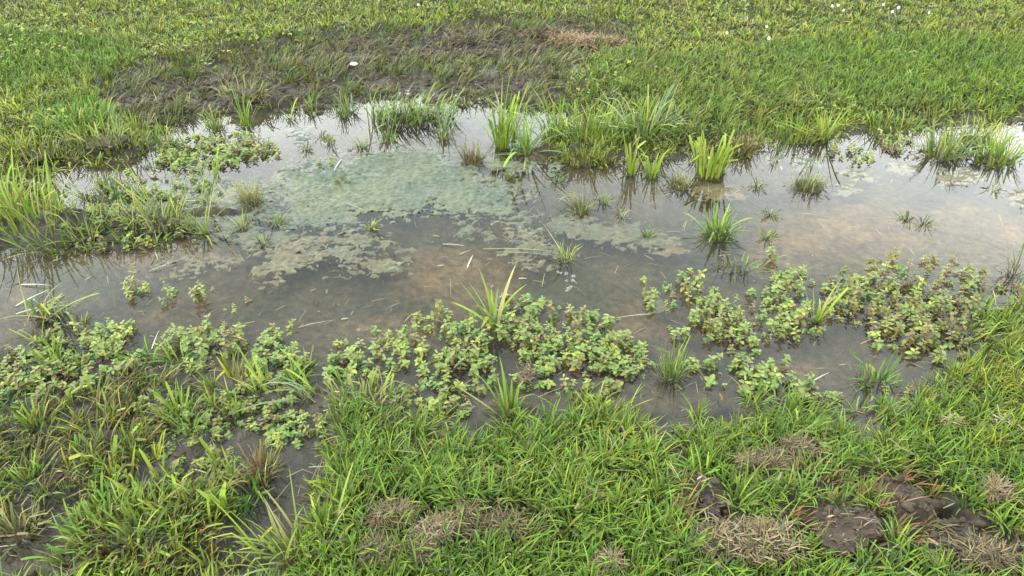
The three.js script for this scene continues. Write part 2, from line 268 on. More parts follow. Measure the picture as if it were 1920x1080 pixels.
for (let z = -0.66; z > -6.6;) {
  const step = (z > -2.1 ? 0.0235 : 0.021) + 0.0024 * Math.max(0, -z - 0.8) * 2;
  const half = 1.0 + 0.74 * -z;
  for (let x = -half; x < half; x += step) {
    const X = x + rr(-0.6, 0.6) * step, Z = z + rr(-0.6, 0.6) * step;
    const wx = X + 0.05 * fbm(X * 8, Z * 8, 31, 2), wz = Z + 0.05 * fbm(X * 8, Z * 8, 37, 2);
    const d = sd(PUDDLE, wx, wz); if (d > 0.03) continue;
    const m = sd(MARSH, wx, wz), c = sd(CHANNEL, wx, wz), wl = sd(WETLEFT, wx, wz), mb = sd(MUDBAND, wx, wz), b = bare(X, Z);
    const h = height(X, Z); if (h < -0.006) continue;
    const n = fbm(X * 1.6, Z * 1.6, 41, 3), n2 = fbm(X * 6, Z * 6, 43, 3), front = Z > -2.05;
    if (rnd() < b * (front ? 0.92 : 0.7)) continue;
    if (front && b > 0.3 && d < 0) { const g = rnd() < 0.3; put(g ? 'lush' : rnd() < 0.7 ? 'flat' : 'stubble', X, h, Z, rr(0.6, 1), 0.85, g ? COL.fresh : mix3(COL.brown, COL.olive, rnd())); continue; }
    if (c > -0.01 || wl > 0) { if (rnd() < 0.96) continue; }
    if (m > 0.0) { // marsh: sparse sprouts and matted blades
      const keep = (0.52 + 0.8 * n2 + 0.4 * n) * (LEAFY.some(e => inEll(e, X, Z) < 1.1) ? 0.15 : 1); if (rnd() > keep) continue;
      const t = rnd(); put(t < 0.28 ? 'shoot' : t < 0.72 ? 'flat' : t < 0.86 ? 'lush' : 'stubble', X, h, Z, rr(0.7, 1.1), 1, t < 0.28 ? COL.lime : t < 0.72 ? mix3(COL.olive, COL.brown, rnd() * 0.7) : COL.fresh);
      continue;
    }
    if (mb > 0.0) { // trampled mud above the puddle
      const st = Math.max(smooth(-0.05, 0.05, sd(STRIP1, wx, wz)), smooth(-0.04, 0.03, sd(STRIP2, wx, wz))), keep = 0.86 - 0.56 * st + 1.2 * n2 + 0.4 * n; if (rnd() > keep) continue;
      const t = rnd(); put(t < 0.5 ? 'flat' : t < 0.6 ? 'stubble' : t < 0.85 ? 'mown' : 'lush', X, h, Z, rr(0.7, 1.15), 0.9, t < 0.78 ? mix3(COL.dull, rnd() < 0.5 ? [0.14, 0.16, 0.07] : COL.fresh, rr(0.3, 1)) : mix3(COL.dull, COL.brown, rnd() * 0.6));
      continue;
    }
    if (sd(SPIT, wx, wz) > -0.02 && rnd() > 0.22 + n2) continue;
    const edge = smooth(-0.02, 0.12, -d); if (rnd() > 0.55 + 0.45 * edge) continue;
    if (front) {
      const yl = smooth(0.75, 1.25, X / (-Z * 0.72 + 0.25) + 0.5 * n), brown = smooth(0.22, 0.5, n2 + 0.4 * n + 0.5 * b);
      let col = mix3(COL.fresh, COL.lime, clamp(0.12 + 1.2 * n + 0.5 * yl + 0.6 * (rnd() - 0.5))); col = mix3(col, COL.brown, brown * 0.6 * rnd());
      const short = X > 0.35 ? 0.9 : 1;
      put(rnd() < 0.8 ? 'lush' : 'flat', X, h, Z, rr(0.72, 1.08) * short, rr(0.85, 1.15) * (1 - 0.35 * brown), col);
    } else {
      const lr = Math.max(smooth(-0.1, 0.15, sd(LUSHR, wx, wz)), smooth(-0.1, 0.12, sd(LUSHL, wx, wz)), smooth(-0.05, 0.06, sd(MOUNDL, wx, wz)));
      const mid = smooth(-0.05, 0.1, sd(MIDGRASS, wx, wz));
      if (lr > 0.3) { put('lush', X, h, Z, rr(0.6, 0.9), rr(0.9, 1.1), mix3(mix3(COL.olive, COL.fresh, lr), COL.lime, clamp(0.15 + n))); continue; }
      if (mid > 0.4) { put(pick(['lush', 'mown', 'flat', 'lush']), X, h, Z, rr(0.65, 0.95), 1, mix3(COL.fresh, COL.olive, clamp(0.45 + 1.4 * n2))); continue; }
      const tan = clamp(0.08 + 1.2 * n + 0.9 * n2);
      let col = mix3(COL.olive, COL.tan, tan); col = mix3(col, COL.lime, clamp(0.4 - 1.6 * n2 + 0.5 * n + 0.5 * (rnd() - 0.5))); if (rnd() < 0.3) col = mix3(col, COL.fresh, 0.5);
      put(rnd() < 0.88 ? 'mown' : 'lush', X, h, Z, rr(0.75, 1.15), rr(0.7, 1.1), col);
    }
  }
  z -= step;
}
{
  const by = {}; for (const k in lots) (by[k.split('|')[0]] ??= []).push(k);
  const lab = { lush: 'long fresh green lawn grass around the puddle', mown: 'short mown yellowish lawn grass beyond the puddle', flat: 'flattened matted grass blades lying on the wet mud', stubble: 'fine brownish grass stubble in the mud', shoot: 'bright yellow-green grass shoots in the marshy corner' };
  for (const k in by) {
    const G = new THREE.Group(); kind(G, { lush: 'lawn_grass', mown: 'mown_grass', flat: 'matted_grass', stubble: 'grass_stubble', shoot: 'grass_shoot' }[k], lab[k], 'stuff', 'grass');
    for (const key of by[k]) {
      const L = lots[key], I = new THREE.InstancedMesh(KINDS[k][+key.split('|')[1]], grassMat, L.length / 2), q = new THREE.Color();
      for (let i = 0; i < L.length; i += 2) { I.setMatrixAt(i / 2, L[i]); I.setColorAt(i / 2, q.setRGB(...L[i + 1])); }
      part(shadows(I), 'grass_blade', G, true);
    }
  }
}

// ---------------------------------------------------------------- clover among the far lawn, and bits of litter (uncountable)
function ovate(B, M, len, w, c, { fold = 0.25, droop = 0.5, rows = 5, pow = 0.75 } = {}) { // leaf along +x in frame M
  const v = new THREE.Vector3(), nn = new THREE.Vector3(), idx = [];
  for (let k = 0; k <= rows; k++) {
    const s = k / rows, hw = w * 0.5 * Math.pow(Math.sin(Math.PI * Math.pow(s, pow)), 0.7) + (k === 0 ? w * 0.06 : 0), x = len * s, y = -droop * len * s * s * 0.5, row = [];
    for (const q of [-1, 0, 1]) {
      v.set(x, y + Math.abs(q) * fold * hw, q * hw).applyMatrix4(M); nn.set(droop * s, 1, -q * fold).normalize().transformDirection(M);
      row.push(B.v(v.x, v.y, v.z, nn.x, nn.y, nn.z, q ? c : [c[0] * 1.12, c[1] * 1.08, c[2] * 1.1]));
    }
    idx.push(row);
  }
  for (let k = 0; k < rows; k++) for (let j = 0; j < 2; j++) B.i.push(idx[k][j], idx[k][j + 1], idx[k + 1][j], idx[k][j + 1], idx[k + 1][j + 1], idx[k + 1][j]);
}
{
  reseed(77); const B = new Buf();
  for (let k = 0; k < 3; k++) ovate(B, new THREE.Matrix4().makeRotationY(k * 2.094).multiply(new THREE.Matrix4().makeRotationZ(0.15)), 0.012, 0.011, [1, 1, 1], { rows: 3, pow: 1.3, droop: 0.2 });
  const spots = [], q = new THREE.Color();
  for (let i = 0; i < 15000; i++) {
    const z = -rr(2.9, 6), x = rr(-1, 1) * (0.9 + 0.72 * -z); const d = sd(PUDDLE, x, z); if (d > -0.1) continue;
    const n = fbm(x * 1.1, z * 1.1, 51, 3) + 0.6 * fbm(x * 5, z * 5, 53, 2); if (n < 0.10 + (sd(MUDBAND, x, z) > 0 ? 0.25 : 0) + (x > 0.2 && z > -3.9 ? 0.2 : 0)) continue;
    spots.push([x, height(x, z) + rr(0.02, 0.045), z]);
  }
  const I = new THREE.InstancedMesh(B.geo(), grassMat, spots.length);
  spots.forEach((s, i) => { I.setMatrixAt(i, new THREE.Matrix4().compose(new THREE.Vector3(...s), new THREE.Quaternion().setFromEuler(new THREE.Euler(0.4 * gauss(), rnd() * 6.28, 0.4 * gauss())), new THREE.Vector3(1, 1, 1).multiplyScalar(rr(0.5, 1.05)))); I.setColorAt(i, q.setRGB(...vary(mix3([0.12, 0.19, 0.03], [0.22, 0.24, 0.035], rnd()), 0.15))); });
  kind(shadows(I), 'clover', 'small yellow-green clover leaves scattered through the far lawn', 'stuff', 'clover');
}
{ // sodden bits on the bed and dead clippings on the mud
  reseed(91); const mk = (L, w, c) => { const B = new Buf(); blade(B, [0, 0, 0], 0, L, w, 1.5, 0.25, [1, 1, 1], { segs: 3, cut: 0.6, twist: 0.5 }); return B.geo(); };
  const geos = [mk(0.03, 0.0022), mk(0.05, 0.0018), mk(0.018, 0.004)];
  const sets = geos.map(() => []);
  for (let i = 0; i < 14000; i++) {
    const z = -rr(0.75, 4.6), x = rr(-1, 1) * (0.8 + 0.7 * -z), d = sd(PUDDLE, x, z), mb = sd(MUDBAND, x, z), m = sd(MARSH, x, z), b = bare(x, z);
    const ok = d > 0.02 ? (fbm(x * 4, z * 4, 61, 3) > -0.02 ? 0.5 : 0.2) : mb > 0 ? 1 : m > 0 ? 0.9 : b > 0.3 ? 1 : z > -2 ? 0.3 : 0.15; if (rnd() > ok) continue;
    const h = height(x, z); const lawn = d < -0.03 && mb < 0 && m < 0 && b < 0.3; sets[Math.floor(rnd() * 3)].push([x, h + (lawn ? rr(0.015, 0.05) : rr(0.003, 0.006)), z]);
  }
  const G = new THREE.Group(); kind(G, 'grass_litter', 'dead grass clippings and sodden stems lying on mud and puddle bed', 'stuff', 'litter');
  geos.forEach((g, k) => { const I = new THREE.InstancedMesh(g, dryMat, sets[k].length), q = new THREE.Color(); sets[k].forEach((s, i) => { I.setMatrixAt(i, new THREE.Matrix4().compose(new THREE.Vector3(s[0], s[1], s[2]), new THREE.Quaternion().setFromEuler(new THREE.Euler(0.1 * gauss(), rnd() * 6.28, 0.15 * gauss())), new THREE.Vector3(1, 1, 1).multiplyScalar(rr(0.6, 1.5)))); I.setColorAt(i, q.setRGB(...vary(rnd() < 0.6 ? [0.04, 0.033, 0.02] : pick([[0.20, 0.16, 0.09], [0.26, 0.22, 0.14], [0.14, 0.12, 0.05]]), 0.25))); }); part(shadows(I), 'clipping', G, true); });
}

// ---------------------------------------------------------------- algae mats: thin crinkled sheets, partly awash
function algae(label, pts, c1, c2, { lift = 0.002, rough = 0.007, cell = 0.004, ragged = 0.09, seed: s = 1, holes = 0.0, f = 38 } = {}) {
  const p = poly(pts), xs = p.map(q => q[0]), zs = p.map(q => q[1]), x0 = Math.min(...xs) - ragged, x1 = Math.max(...xs) + ragged, z0 = Math.min(...zs) - ragged, z1 = Math.max(...zs) + ragged;
  const nx = Math.ceil((x1 - x0) / cell), nz = Math.ceil((z1 - z0) / cell), id = new Int32Array((nx + 1) * (nz + 1)).fill(-1), pos = [], col = [], idx = [];
  for (let j = 0; j <= nz; j++) for (let i = 0; i <= nx; i++) {
    const x = x0 + i * cell, z = z0 + j * cell;
    const fade = Math.min(0.14, ragged * 1.5), e = sd(p, x, z) + ragged * 0.35 + ragged * (1.5 * fbm(x * 6, z * 6, s, 4) + 0.9 * fbm(x * 22, z * 22, s + 3, 3)) - fade * Math.max(0, 0.30 + 1.5 * fbm(x * 34, z * 60, s + 21, 4)) - holes * Math.max(0, fbm(x * 9, z * 9, s + 5, 3) - 0.05);
    if (e < 0) continue;
    const t = smooth(0, 0.12, e), wx = x + 0.02 * P3(x * 15, z * 15, s);
    const h = -0.005 + (lift + 0.0025) * t + rough * (1.1 * ridged(wx * f * 0.5, z * f, s + 2, 3) - 0.1 + 1.3 * fbm(x * 55, z * 80, s + 6, 2)) + rough * 1.4 * fbm(x * 8, z * 10, s + 8, 3);
    id[j * (nx + 1) + i] = pos.length / 3; pos.push(x, Math.max(h, -0.012), z);
    const m = clamp(0.5 + 1.7 * fbm(x * 5, z * 5, s + 11, 4)), k = 1 + 0.9 * fbm(x * 50, z * 70, s, 3), c = mix3(c1, c2, m); col.push(c[0] * k, c[1] * k, c[2] * k);
  }
  for (let j = 0; j < nz; j++) for (let i = 0; i < nx; i++) {
    const a = id[j * (nx + 1) + i], b = id[j * (nx + 1) + i + 1], c = id[(j + 1) * (nx + 1) + i], d = id[(j + 1) * (nx + 1) + i + 1];
    if (a >= 0 && b >= 0 && c >= 0) idx.push(a, c, b); if (b >= 0 && c >= 0 && d >= 0) idx.push(b, c, d);
  }
  // underside: the sheet has a thickness
  const n = pos.length / 3, top = idx.length; for (let i = 0; i < n; i++) { pos.push(pos[i * 3], pos[i * 3 + 1] - 0.003, pos[i * 3 + 2]); col.push(col[i * 3] * 1, col[i * 3 + 1], col[i * 3 + 2]); }
  for (let i = 0; i < top; i += 3) idx.push(idx[i] + n, idx[i + 2] + n, idx[i + 1] + n);
  const g = new THREE.BufferGeometry(); g.setAttribute('position', new THREE.Float32BufferAttribute(pos, 3)); g.setAttribute('color', new THREE.Float32BufferAttribute(col, 3)); g.setIndex(idx); g.computeVertexNormals();
  const M = new THREE.Mesh(g, algaeMat), FB = new Buf(); reseed(Math.round(s * 1000));
  for (let i = 0; i < n / 40 && i < 1600; i++) { const k = Math.floor(rnd() * n) * 3, c = vary([c2[0] * 1.1, c2[1] * 1.1, c2[2] * 1.05], 0.3); blade(FB, [pos[k] + 0.012 * gauss(), Math.max(pos[k + 1], -0.001) + 0.0012, pos[k + 2] + 0.012 * gauss()], rnd() * 6.283, rr(0.008, 0.035), rr(0.0008, 0.0018), 1.5, rr(-0.1, 0.3), c, { segs: 4, cut: 0.7, twist: gauss(), kink: 0 }); }
  if (FB.i.length) part(FB.mesh(dryMat), 'filament', M, true);
  return tag(shadows(M), 'algae_mat', label, 'algae', 'algae mats floating on the puddle');
}
const TEAL = [0.074, 0.098, 0.070], SAGE = [0.122, 0.132, 0.080], SCUM = [0.118, 0.096, 0.058], PALE = [0.124, 0.110, 0.068];
const algaeMat = new THREE.MeshPhysicalMaterial({ vertexColors: true, roughness: 0.7, transparent: true, opacity: 0.82 });
algae('large crinkled green algae mat in the middle of the puddle', [520, 330, 580, 300, 660, 292, 730, 278, 810, 280, 860, 300, 900, 318, 940, 330, 985, 352, 990, 385, 970, 410, 930, 412, 900, 402, 860, 408, 830, 398, 780, 405, 740, 408, 700, 415, 650, 425, 590, 425, 540, 415, 520, 380], TEAL, SAGE, { seed: 3.3, cell: 0.0034, lift: 0.003, rough: 0.0075 });
algae('wide broken green film spreading left and below the large mat', [330, 420, 520, 400, 560, 300, 500, 350, 400, 330, 420, 400, 620, 440, 760, 440, 900, 425, 1000, 410, 1030, 470, 880, 440, 700, 470, 640, 500, 520, 480, 400, 470], TEAL, PALE, { seed: 40.4, ragged: 0.10, lift: -0.002, holes: 0.35 });
algae('brownish scum strip on the puddle left of the middle, trailing from the large green mat', [500, 440, 580, 425, 640, 440, 610, 470, 570, 500, 530, 525, 490, 520, 470, 490, 400, 500, 300, 510, 240, 505, 330, 470, 430, 465], SAGE, SCUM, { seed: 8.1, lift: -0.0005, holes: 0.2 });
algae('ragged tan algae patch below the small dark sprout, left of the puddle centre', [655, 465, 690, 478, 740, 482, 768, 492, 742, 508, 700, 518, 665, 500, 640, 480], SAGE, PALE, { seed: 5.7, ragged: 0.05 });
algae('pale green algae patch between the two grass sprouts at the puddle centre', [935, 432, 990, 428, 1030, 448, 1020, 470, 990, 480, 1010, 490, 965, 498, 930, 480, 950, 460], SAGE, PALE, { seed: 12.2, lift: 0.0005 });
algae('round algae island left of the algae mat, in front of the leafy creeping patch', [505, 325, 530, 315, 565, 313, 585, 325, 575, 342, 530, 346, 500, 340], TEAL, SAGE, { seed: 14.4, ragged: 0.03 });
algae('thin blue-green algae film at the far edge below the sprawling grass tuft', [540, 238, 575, 236, 585, 260, 555, 270, 535, 258], TEAL, TEAL, { seed: 16.4, ragged: 0.04, lift: 0 });
algae('broken algae film under the splayed grass clump at the far edge', [900, 292, 980, 285, 1060, 300, 1050, 330, 960, 332, 915, 322], TEAL, SAGE, { seed: 18.4, ragged: 0.06, lift: -0.001, holes: 0.3 });
algae('algae film around the drowned grass at the left bank', [180, 345, 330, 330, 500, 345, 520, 400, 440, 440, 330, 390, 220, 380], TEAL, SAGE, { seed: 20.4, ragged: 0.08, lift: -0.002, holes: 0.3 });
algae('faint broken scum drifting between the drowned tuft and the round green tussock', [1000, 395, 1120, 410, 1200, 420, 1290, 440, 1280, 480, 1180, 470, 1080, 450, 1020, 430], TEAL, SCUM, { seed: 41.4, ragged: 0.07, lift: -0.003, holes: 0.4 });
algae('tan algae pad beside the brown stubble at the right shore', [1425, 295, 1460, 288, 1475, 300, 1455, 312, 1430, 310], SAGE, SCUM, { seed: 22.4, ragged: 0.025, lift: 0.002 });
algae('greenish tan algae pad left of the weed clump near the right shore', [1480, 285, 1540, 290, 1545, 310, 1500, 320, 1478, 305], TEAL, SCUM, { seed: 23.4, ragged: 0.03, lift: 0.001 });
algae('largest flat tan algae pad, in front of the weeds at the right shore', [1580, 318, 1630, 320, 1648, 338, 1610, 342, 1578, 332], SAGE, PALE, { seed: 24.4, ragged: 0.025, lift: 0.002 });
algae('long tan algae pad between the weeds and the right grass tussock', [1665, 302, 1700, 305, 1730, 320, 1690, 326, 1668, 316], SAGE, PALE, { seed: 25.4, ragged: 0.022, lift: 0.002 });
algae('lower tan algae pad under the largest pad', [1565, 347, 1600, 345, 1618, 356, 1590, 366, 1565, 360], SAGE, PALE, { seed: 26.4, ragged: 0.02, lift: 0.002 });
algae('wide tan algae pad at the right, below the right grass tussock', [1765, 318, 1820, 315, 1850, 335, 1810, 350, 1770, 352, 1760, 335], SAGE, SCUM, { seed: 27.4, ragged: 0.03, lift: 0.002 });
algae('algae pad cut by the right edge of the puddle view', [1880, 365, 1925, 355, 1960, 385, 1915, 395], SAGE, SCUM, { seed: 28.4, ragged: 0.03, lift: 0.001 });
algae('golden brown algae shelf in front of the bright yellow-green clump', [1300, 350, 1340, 342, 1395, 348, 1390, 368, 1340, 378, 1305, 368], [0.14, 0.12, 0.05], SCUM, { seed: 29.4, ragged: 0.03, lift: -0.001 });
algae('small ragged algae patch right of the fallen drowned tuft', [1195, 440, 1235, 445, 1260, 462, 1220, 475, 1198, 462], TEAL, SCUM, { seed: 30.4, ragged: 0.04, lift: -0.001 });
algae('small tan scum disc right of the pale green patch at the centre', [1058, 436, 1080, 434, 1082, 446, 1062, 448], SCUM, PALE, { seed: 31.4, ragged: 0.012, lift: 0.002 });
algae('algae around the leafy sprigs at the left end of the right leaf bed', [1205, 560, 1235, 550, 1262, 572, 1240, 590, 1210, 585], SAGE, SAGE, { seed: 32.4, ragged: 0.02, lift: 0.001 });

// ---------------------------------------------------------------- grass tussocks standing in and around the water
const rootMat = clodMat;
function tussock(px, py, label, { r = 0.04, n = 60, len = 0.12, w = 0.005, lean = 0.45, bend = 0.7, cols = [COL.fresh, COL.lime], brown = 0.1, own = 12, root = 0.6, cut = 0.15, dir = null, spread = 0.8, sx = 1, fold = 0.3, category = 'grass tuft', name = 'grass_tuft', group = 'grass tufts in and around the puddle', s = 0, dryCol = COL.tan, rootCol = [[0.024, 0.020, 0.013], [0.055, 0.045, 0.024]] } = {}) {
  reseed(Math.round(px * 7919 + py * 104729 + s));
  const [x, z] = place(px, py), h = Math.max(0, height(x, z)), G = new THREE.Group(); G.position.set(x, h, z);
  tag(G, name, label, category, group);
  const F = new Buf(); let made = []; len *= 0.86;
  for (let i = 0; i < n; i++) {
    const a = rnd() * 6.283, q = r * Math.sqrt(rnd());
    const az = dir === null ? a + spread * gauss() : dir + spread * gauss();
    made.push({ b: [Math.cos(a) * q * sx, -0.008, Math.sin(a) * q], az, L: len * (rnd() < 0.25 ? rr(0.9, 1.2) : rr(0.3, 0.95)), w: w * rr(0.7, 1.2), th: 0.05 + Math.abs(lean * gauss()) * (0.45 + 0.75 * q / r), bend: bend * rr(0.1, 1.5), c: vary(rnd() < brown ? dryCol : mix3(pick(cols), pick(cols), rnd()), 0.2), cut: rnd() < cut ? rr(0.5, 0.9) : 0, tw: 0.6 * gauss(), kink: rnd() < 0.22 ? rr(0.4, 1.3) : 0 });
  }
  if (root) for (let i = 0; i < 34; i++) { const a = rnd() * 6.283, q = r * rr(0.5, 1.35); made.push({ b: [Math.cos(a) * q * sx, -0.006, Math.sin(a) * q], az: a + gauss(), L: rr(0.015, 0.045), w: rr(0.002, 0.004), th: rr(0.3, 1.5), bend: rr(-0.2, 1), c: vary(pick([COL.brown, DK, [0.06, 0.05, 0.02], COL.olive]), 0.25), cut: 0.6, tw: gauss(), kink: 0 }); }
  made.sort((p, q) => q.L * q.w - p.L * p.w);
  made.forEach((m, i) => {
    const B = i < own ? new Buf() : F;
    blade(B, m.b, m.az, m.L, m.w, m.th, m.bend, m.c, { segs: i < own ? 8 : 5, fold: i < own ? fold : 0, cut: m.cut, twist: m.tw, kink: m.kink });
    if (i < own) part(B.mesh(grassMat), 'blade', G);
  });
  if (F.i.length) part(F.mesh(grassMat), 'foliage', G, true);
  if (root) { const m = part(shadows(new THREE.Mesh(lump(r * Math.min(sx, 1.3) * 0.9, Math.min(0.018, r * 0.4) * root, r * 0.9, px * 0.37, rootCol, 4, 0.7, 2.6), rootMat)), 'root_clump', G); m.position.y = -0.006; }
  return G;
}
const LIME = [0.17, 0.26, 0.022], YG = [0.21, 0.26, 0.03], DK = [0.045, 0.07, 0.02], SILV = [0.13, 0.17, 0.09];
const wide = { w: 0.011, fold: 0.35 };
// far shore, left to right
tussock(150, 236, 'big rounded bright green grass mound at the upper left', { r: 0.11, n: 420, len: 0.10, w: 0.0055, lean: 0.5, cols: [COL.fresh, LIME, COL.fresh], sx: 1.5, own: 20, root: 0 });
tussock(205, 285, 'yellowish fringe of grass hanging over the left water inlet', { r: 0.07, n: 150, len: 0.11, cols: [COL.olive, COL.lime], sx: 2.4, brown: 0.3, lean: 0.6 });
tussock(60, 290, 'yellow-green grass fringe at the far left bank', { r: 0.08, n: 170, len: 0.11, cols: [COL.olive, COL.lime], sx: 2, brown: 0.35, lean: 0.6 });
tussock(255, 252, 'olive and brown grass tuft right of the bright mound', { r: 0.05, n: 80, len: 0.12, cols: [COL.olive, COL.lime], brown: 0.35 });
tussock(300, 275, 'drooping grass tuft behind the dense creeping leaf patch', { r: 0.06, n: 90, len: 0.13, cols: [COL.fresh, COL.olive], sx: 1.5 });
tussock(350, 285, 'dark green blades leaning over the creeping leaf patch', { r: 0.035, n: 26, len: 0.15, cols: [COL.fresh, SILV], dir: 2.2, own: 14, root: 0 });
tussock(330, 208, 'low tuft on the mud left of the far water', { r: 0.05, n: 60, len: 0.10, cols: [COL.dull, COL.fresh], brown: 0.3, lean: 0.8, sx: 1.6 });
tussock(405, 240, 'drowned grass tuft in the left arm of the far water', { r: 0.035, n: 45, len: 0.11, cols: [COL.olive, COL.fresh], brown: 0.2 });
tussock(465, 200, 'dark overhanging sod of dead grass at the far shore', { r: 0.06, n: 120, len: 0.09, w: 0.004, cols: [COL.dull, COL.brown], brown: 0.6, sx: 1.8, lean: 0.9, root: 1.3 });
tussock(462, 235, 'tall thin grass sprout standing in front of the dark sod', { r: 0.02, n: 22, len: 0.20, cols: [COL.fresh, COL.lime], lean: 0.25, own: 12 });
tussock(545, 225, 'single bright shoot standing in the far water', { r: 0.006, n: 5, len: 0.12, w: 0.007, cols: [LIME, YG], lean: 0.5, own: 5, root: 0.3 });
tussock(650, 212, 'silvery grass tuft at the far shore left of the sprawling clump', { r: 0.04, n: 60, len: 0.12, cols: [COL.fresh, SILV], brown: 0.15, lean: 0.6 });
tussock(770, 222, 'wide sprawling green grass clump at the far shore', { r: 0.08, n: 300, len: 0.17, w: 0.006, cols: [COL.fresh, SILV, COL.lime], sx: 2.3, lean: 0.6, bend: 1.1, own: 22, dir: 0.1, spread: 1.4 });
tussock(728, 262, 'thin drowned tuft in front of the sprawling clump', { r: 0.025, n: 28, len: 0.10, cols: [COL.fresh, DK], lean: 0.5 });
tussock(835, 250, 'thin wet blades beside the right end of the sprawling clump', { r: 0.025, n: 22, len: 0.12, cols: [COL.fresh, SILV], lean: 0.5 });
tussock(870, 198, 'dark low sod at the top of the far water', { r: 0.03, n: 40, len: 0.06, cols: [COL.dull, DK], brown: 0.3, sx: 1.5, root: 1 });
tussock(680, 278, 'small spiky tuft at the upper edge of the algae mat, left of the brown tussock', { r: 0.014, n: 14, len: 0.09, cols: [COL.olive, COL.fresh], lean: 0.35, root: 0.6 });
tussock(620, 268, 'small grey-green sprout left of the algae mat top', { r: 0.012, n: 10, len: 0.07, cols: [SILV, COL.fresh], lean: 0.5, own: 8 });
tussock(885, 302, 'brown and green tussock rising from the algae mat edge', { r: 0.036, n: 130, len: 0.10, w: 0.0034, cols: [COL.olive, COL.brown], brown: 0.45, lean: 0.35, root: 1.1, dryCol: COL.brown });
tussock(945, 268, 'tall light green grass clump at the far shore', { r: 0.05, n: 62, len: 0.29, w: 0.009, cols: [LIME, COL.lime, COL.fresh], lean: 0.26, bend: 0.5, own: 24, root: 0.4 });
tussock(985, 285, 'splayed silvery blades drooping into the water right of the tall clump', { r: 0.035, n: 44, len: 0.24, ...wide, w: 0.010, cols: [[0.12, 0.2, 0.05], SILV, LIME], lean: 0.9, bend: 0.9, own: 28, root: 1.3, cut: 0.05 });
tussock(1040, 262, 'tall folded blades right of the splayed clump', { r: 0.05, n: 55, len: 0.24, w: 0.008, cols: [COL.lime, COL.fresh], lean: 0.45, own: 20, root: 0.6 });
tussock(1115, 262, 'tall mixed grass behind the cropped tussock', { r: 0.08, n: 180, len: 0.19, w: 0.0065, cols: [COL.fresh, COL.lime, COL.olive], sx: 1.6, own: 20, lean: 0.4 });
tussock(1205, 255, 'arching blue-green blades above the yellow shoots', { r: 0.07, n: 120, len: 0.25, w: 0.007, cols: [COL.fresh, SILV, COL.lime], sx: 1.6, own: 20, bend: 1.3 });
tussock(1095, 305, 'cropped olive tussock with a dark muddy foot', { r: 0.04, n: 170, len: 0.085, w: 0.0036, cols: [COL.olive, COL.lime, COL.lime], brown: 0.25, sx: 2.0, lean: 0.3, cut: 0.6, root: 1.3, dryCol: COL.brown });
tussock(1183, 325, 'narrow upright yellow-green clump, left one of the twin clumps', { r: 0.014, n: 18, len: 0.19, ...wide, w: 0.009, cols: [LIME, YG], lean: 0.2, bend: 0.2, own: 14, root: 0.9, cut: 0.3 });
tussock(1222, 328, 'upright yellow-green clump, right one of the twin clumps', { r: 0.02, n: 22, len: 0.15, ...wide, w: 0.009, cols: [LIME, YG], lean: 0.35, bend: 0.3, own: 14, root: 0.9, cut: 0.3 });
tussock(1330, 325, 'brightest stiff yellow-green grass clump', { r: 0.042, n: 85, len: 0.18, w: 0.0085, cols: [YG, LIME, YG], lean: 0.24, bend: 0.15, own: 40, root: 0.8, cut: 0.75, brown: 0, sx: 1.25 });
tussock(1392, 288, 'reddish brown stubble tuft behind the bright clump', { r: 0.04, n: 190, len: 0.10, w: 0.003, cols: [COL.brown, COL.olive], brown: 0.6, lean: 0.3, cut: 0.6, root: 1.1, dryCol: COL.brown });
tussock(1272, 348, 'dark low tussock at the foot of the bright clump', { r: 0.035, n: 110, len: 0.07, w: 0.0034, cols: [COL.dull, COL.brown, COL.olive], brown: 0.3, root: 1, lean: 0.4 });
tussock(1545, 262, 'splayed yellow-green blades at the right shore', { r: 0.02, n: 24, len: 0.24, ...wide, w: 0.0095, cols: [COL.lime, LIME], lean: 0.75, bend: 0.4, own: 20, root: 0.3, cut: 0.2 });
tussock(1500, 262, 'tuft of mixed grass at the shore left of the splayed blades', { r: 0.06, n: 90, len: 0.12, cols: [COL.fresh, COL.lime], sx: 1.8 });
tussock(1455, 285, 'thin reeds right of the brown stubble', { r: 0.03, n: 18, len: 0.10, w: 0.004, cols: [DK, COL.fresh], lean: 0.2, root: 0 });
tussock(1515, 350, 'mossy brown-green tussock alone in the right water', { r: 0.045, n: 150, len: 0.075, w: 0.0032, cols: [COL.olive, COL.dull], brown: 0.35, sx: 1.3, root: 0.9, lean: 0.45 });
tussock(1770, 290, 'grass tussock standing in water near the right edge', { r: 0.06, n: 140, len: 0.15, w: 0.006, cols: [COL.fresh, COL.lime, SILV], own: 22, sx: 1.3, lean: 0.5, root: 0.8 });
tussock(1865, 300, 'drooping grass tussock at the far right edge', { r: 0.06, n: 130, len: 0.14, w: 0.006, cols: [COL.fresh, COL.lime], own: 20, sx: 1.3, lean: 0.6, root: 0.8 });
tussock(1830, 262, 'yellowing grass at the right shore behind the right tussocks', { r: 0.07, n: 110, len: 0.13, cols: [COL.lime, COL.olive], brown: 0.25, sx: 2 });
tussock(1670, 245, 'grass overhanging the right shore, below the lush lawn band', { r: 0.06, n: 120, len: 0.12, cols: [COL.fresh, COL.lime], sx: 2.2, lean: 0.7, brown: 0.2 });
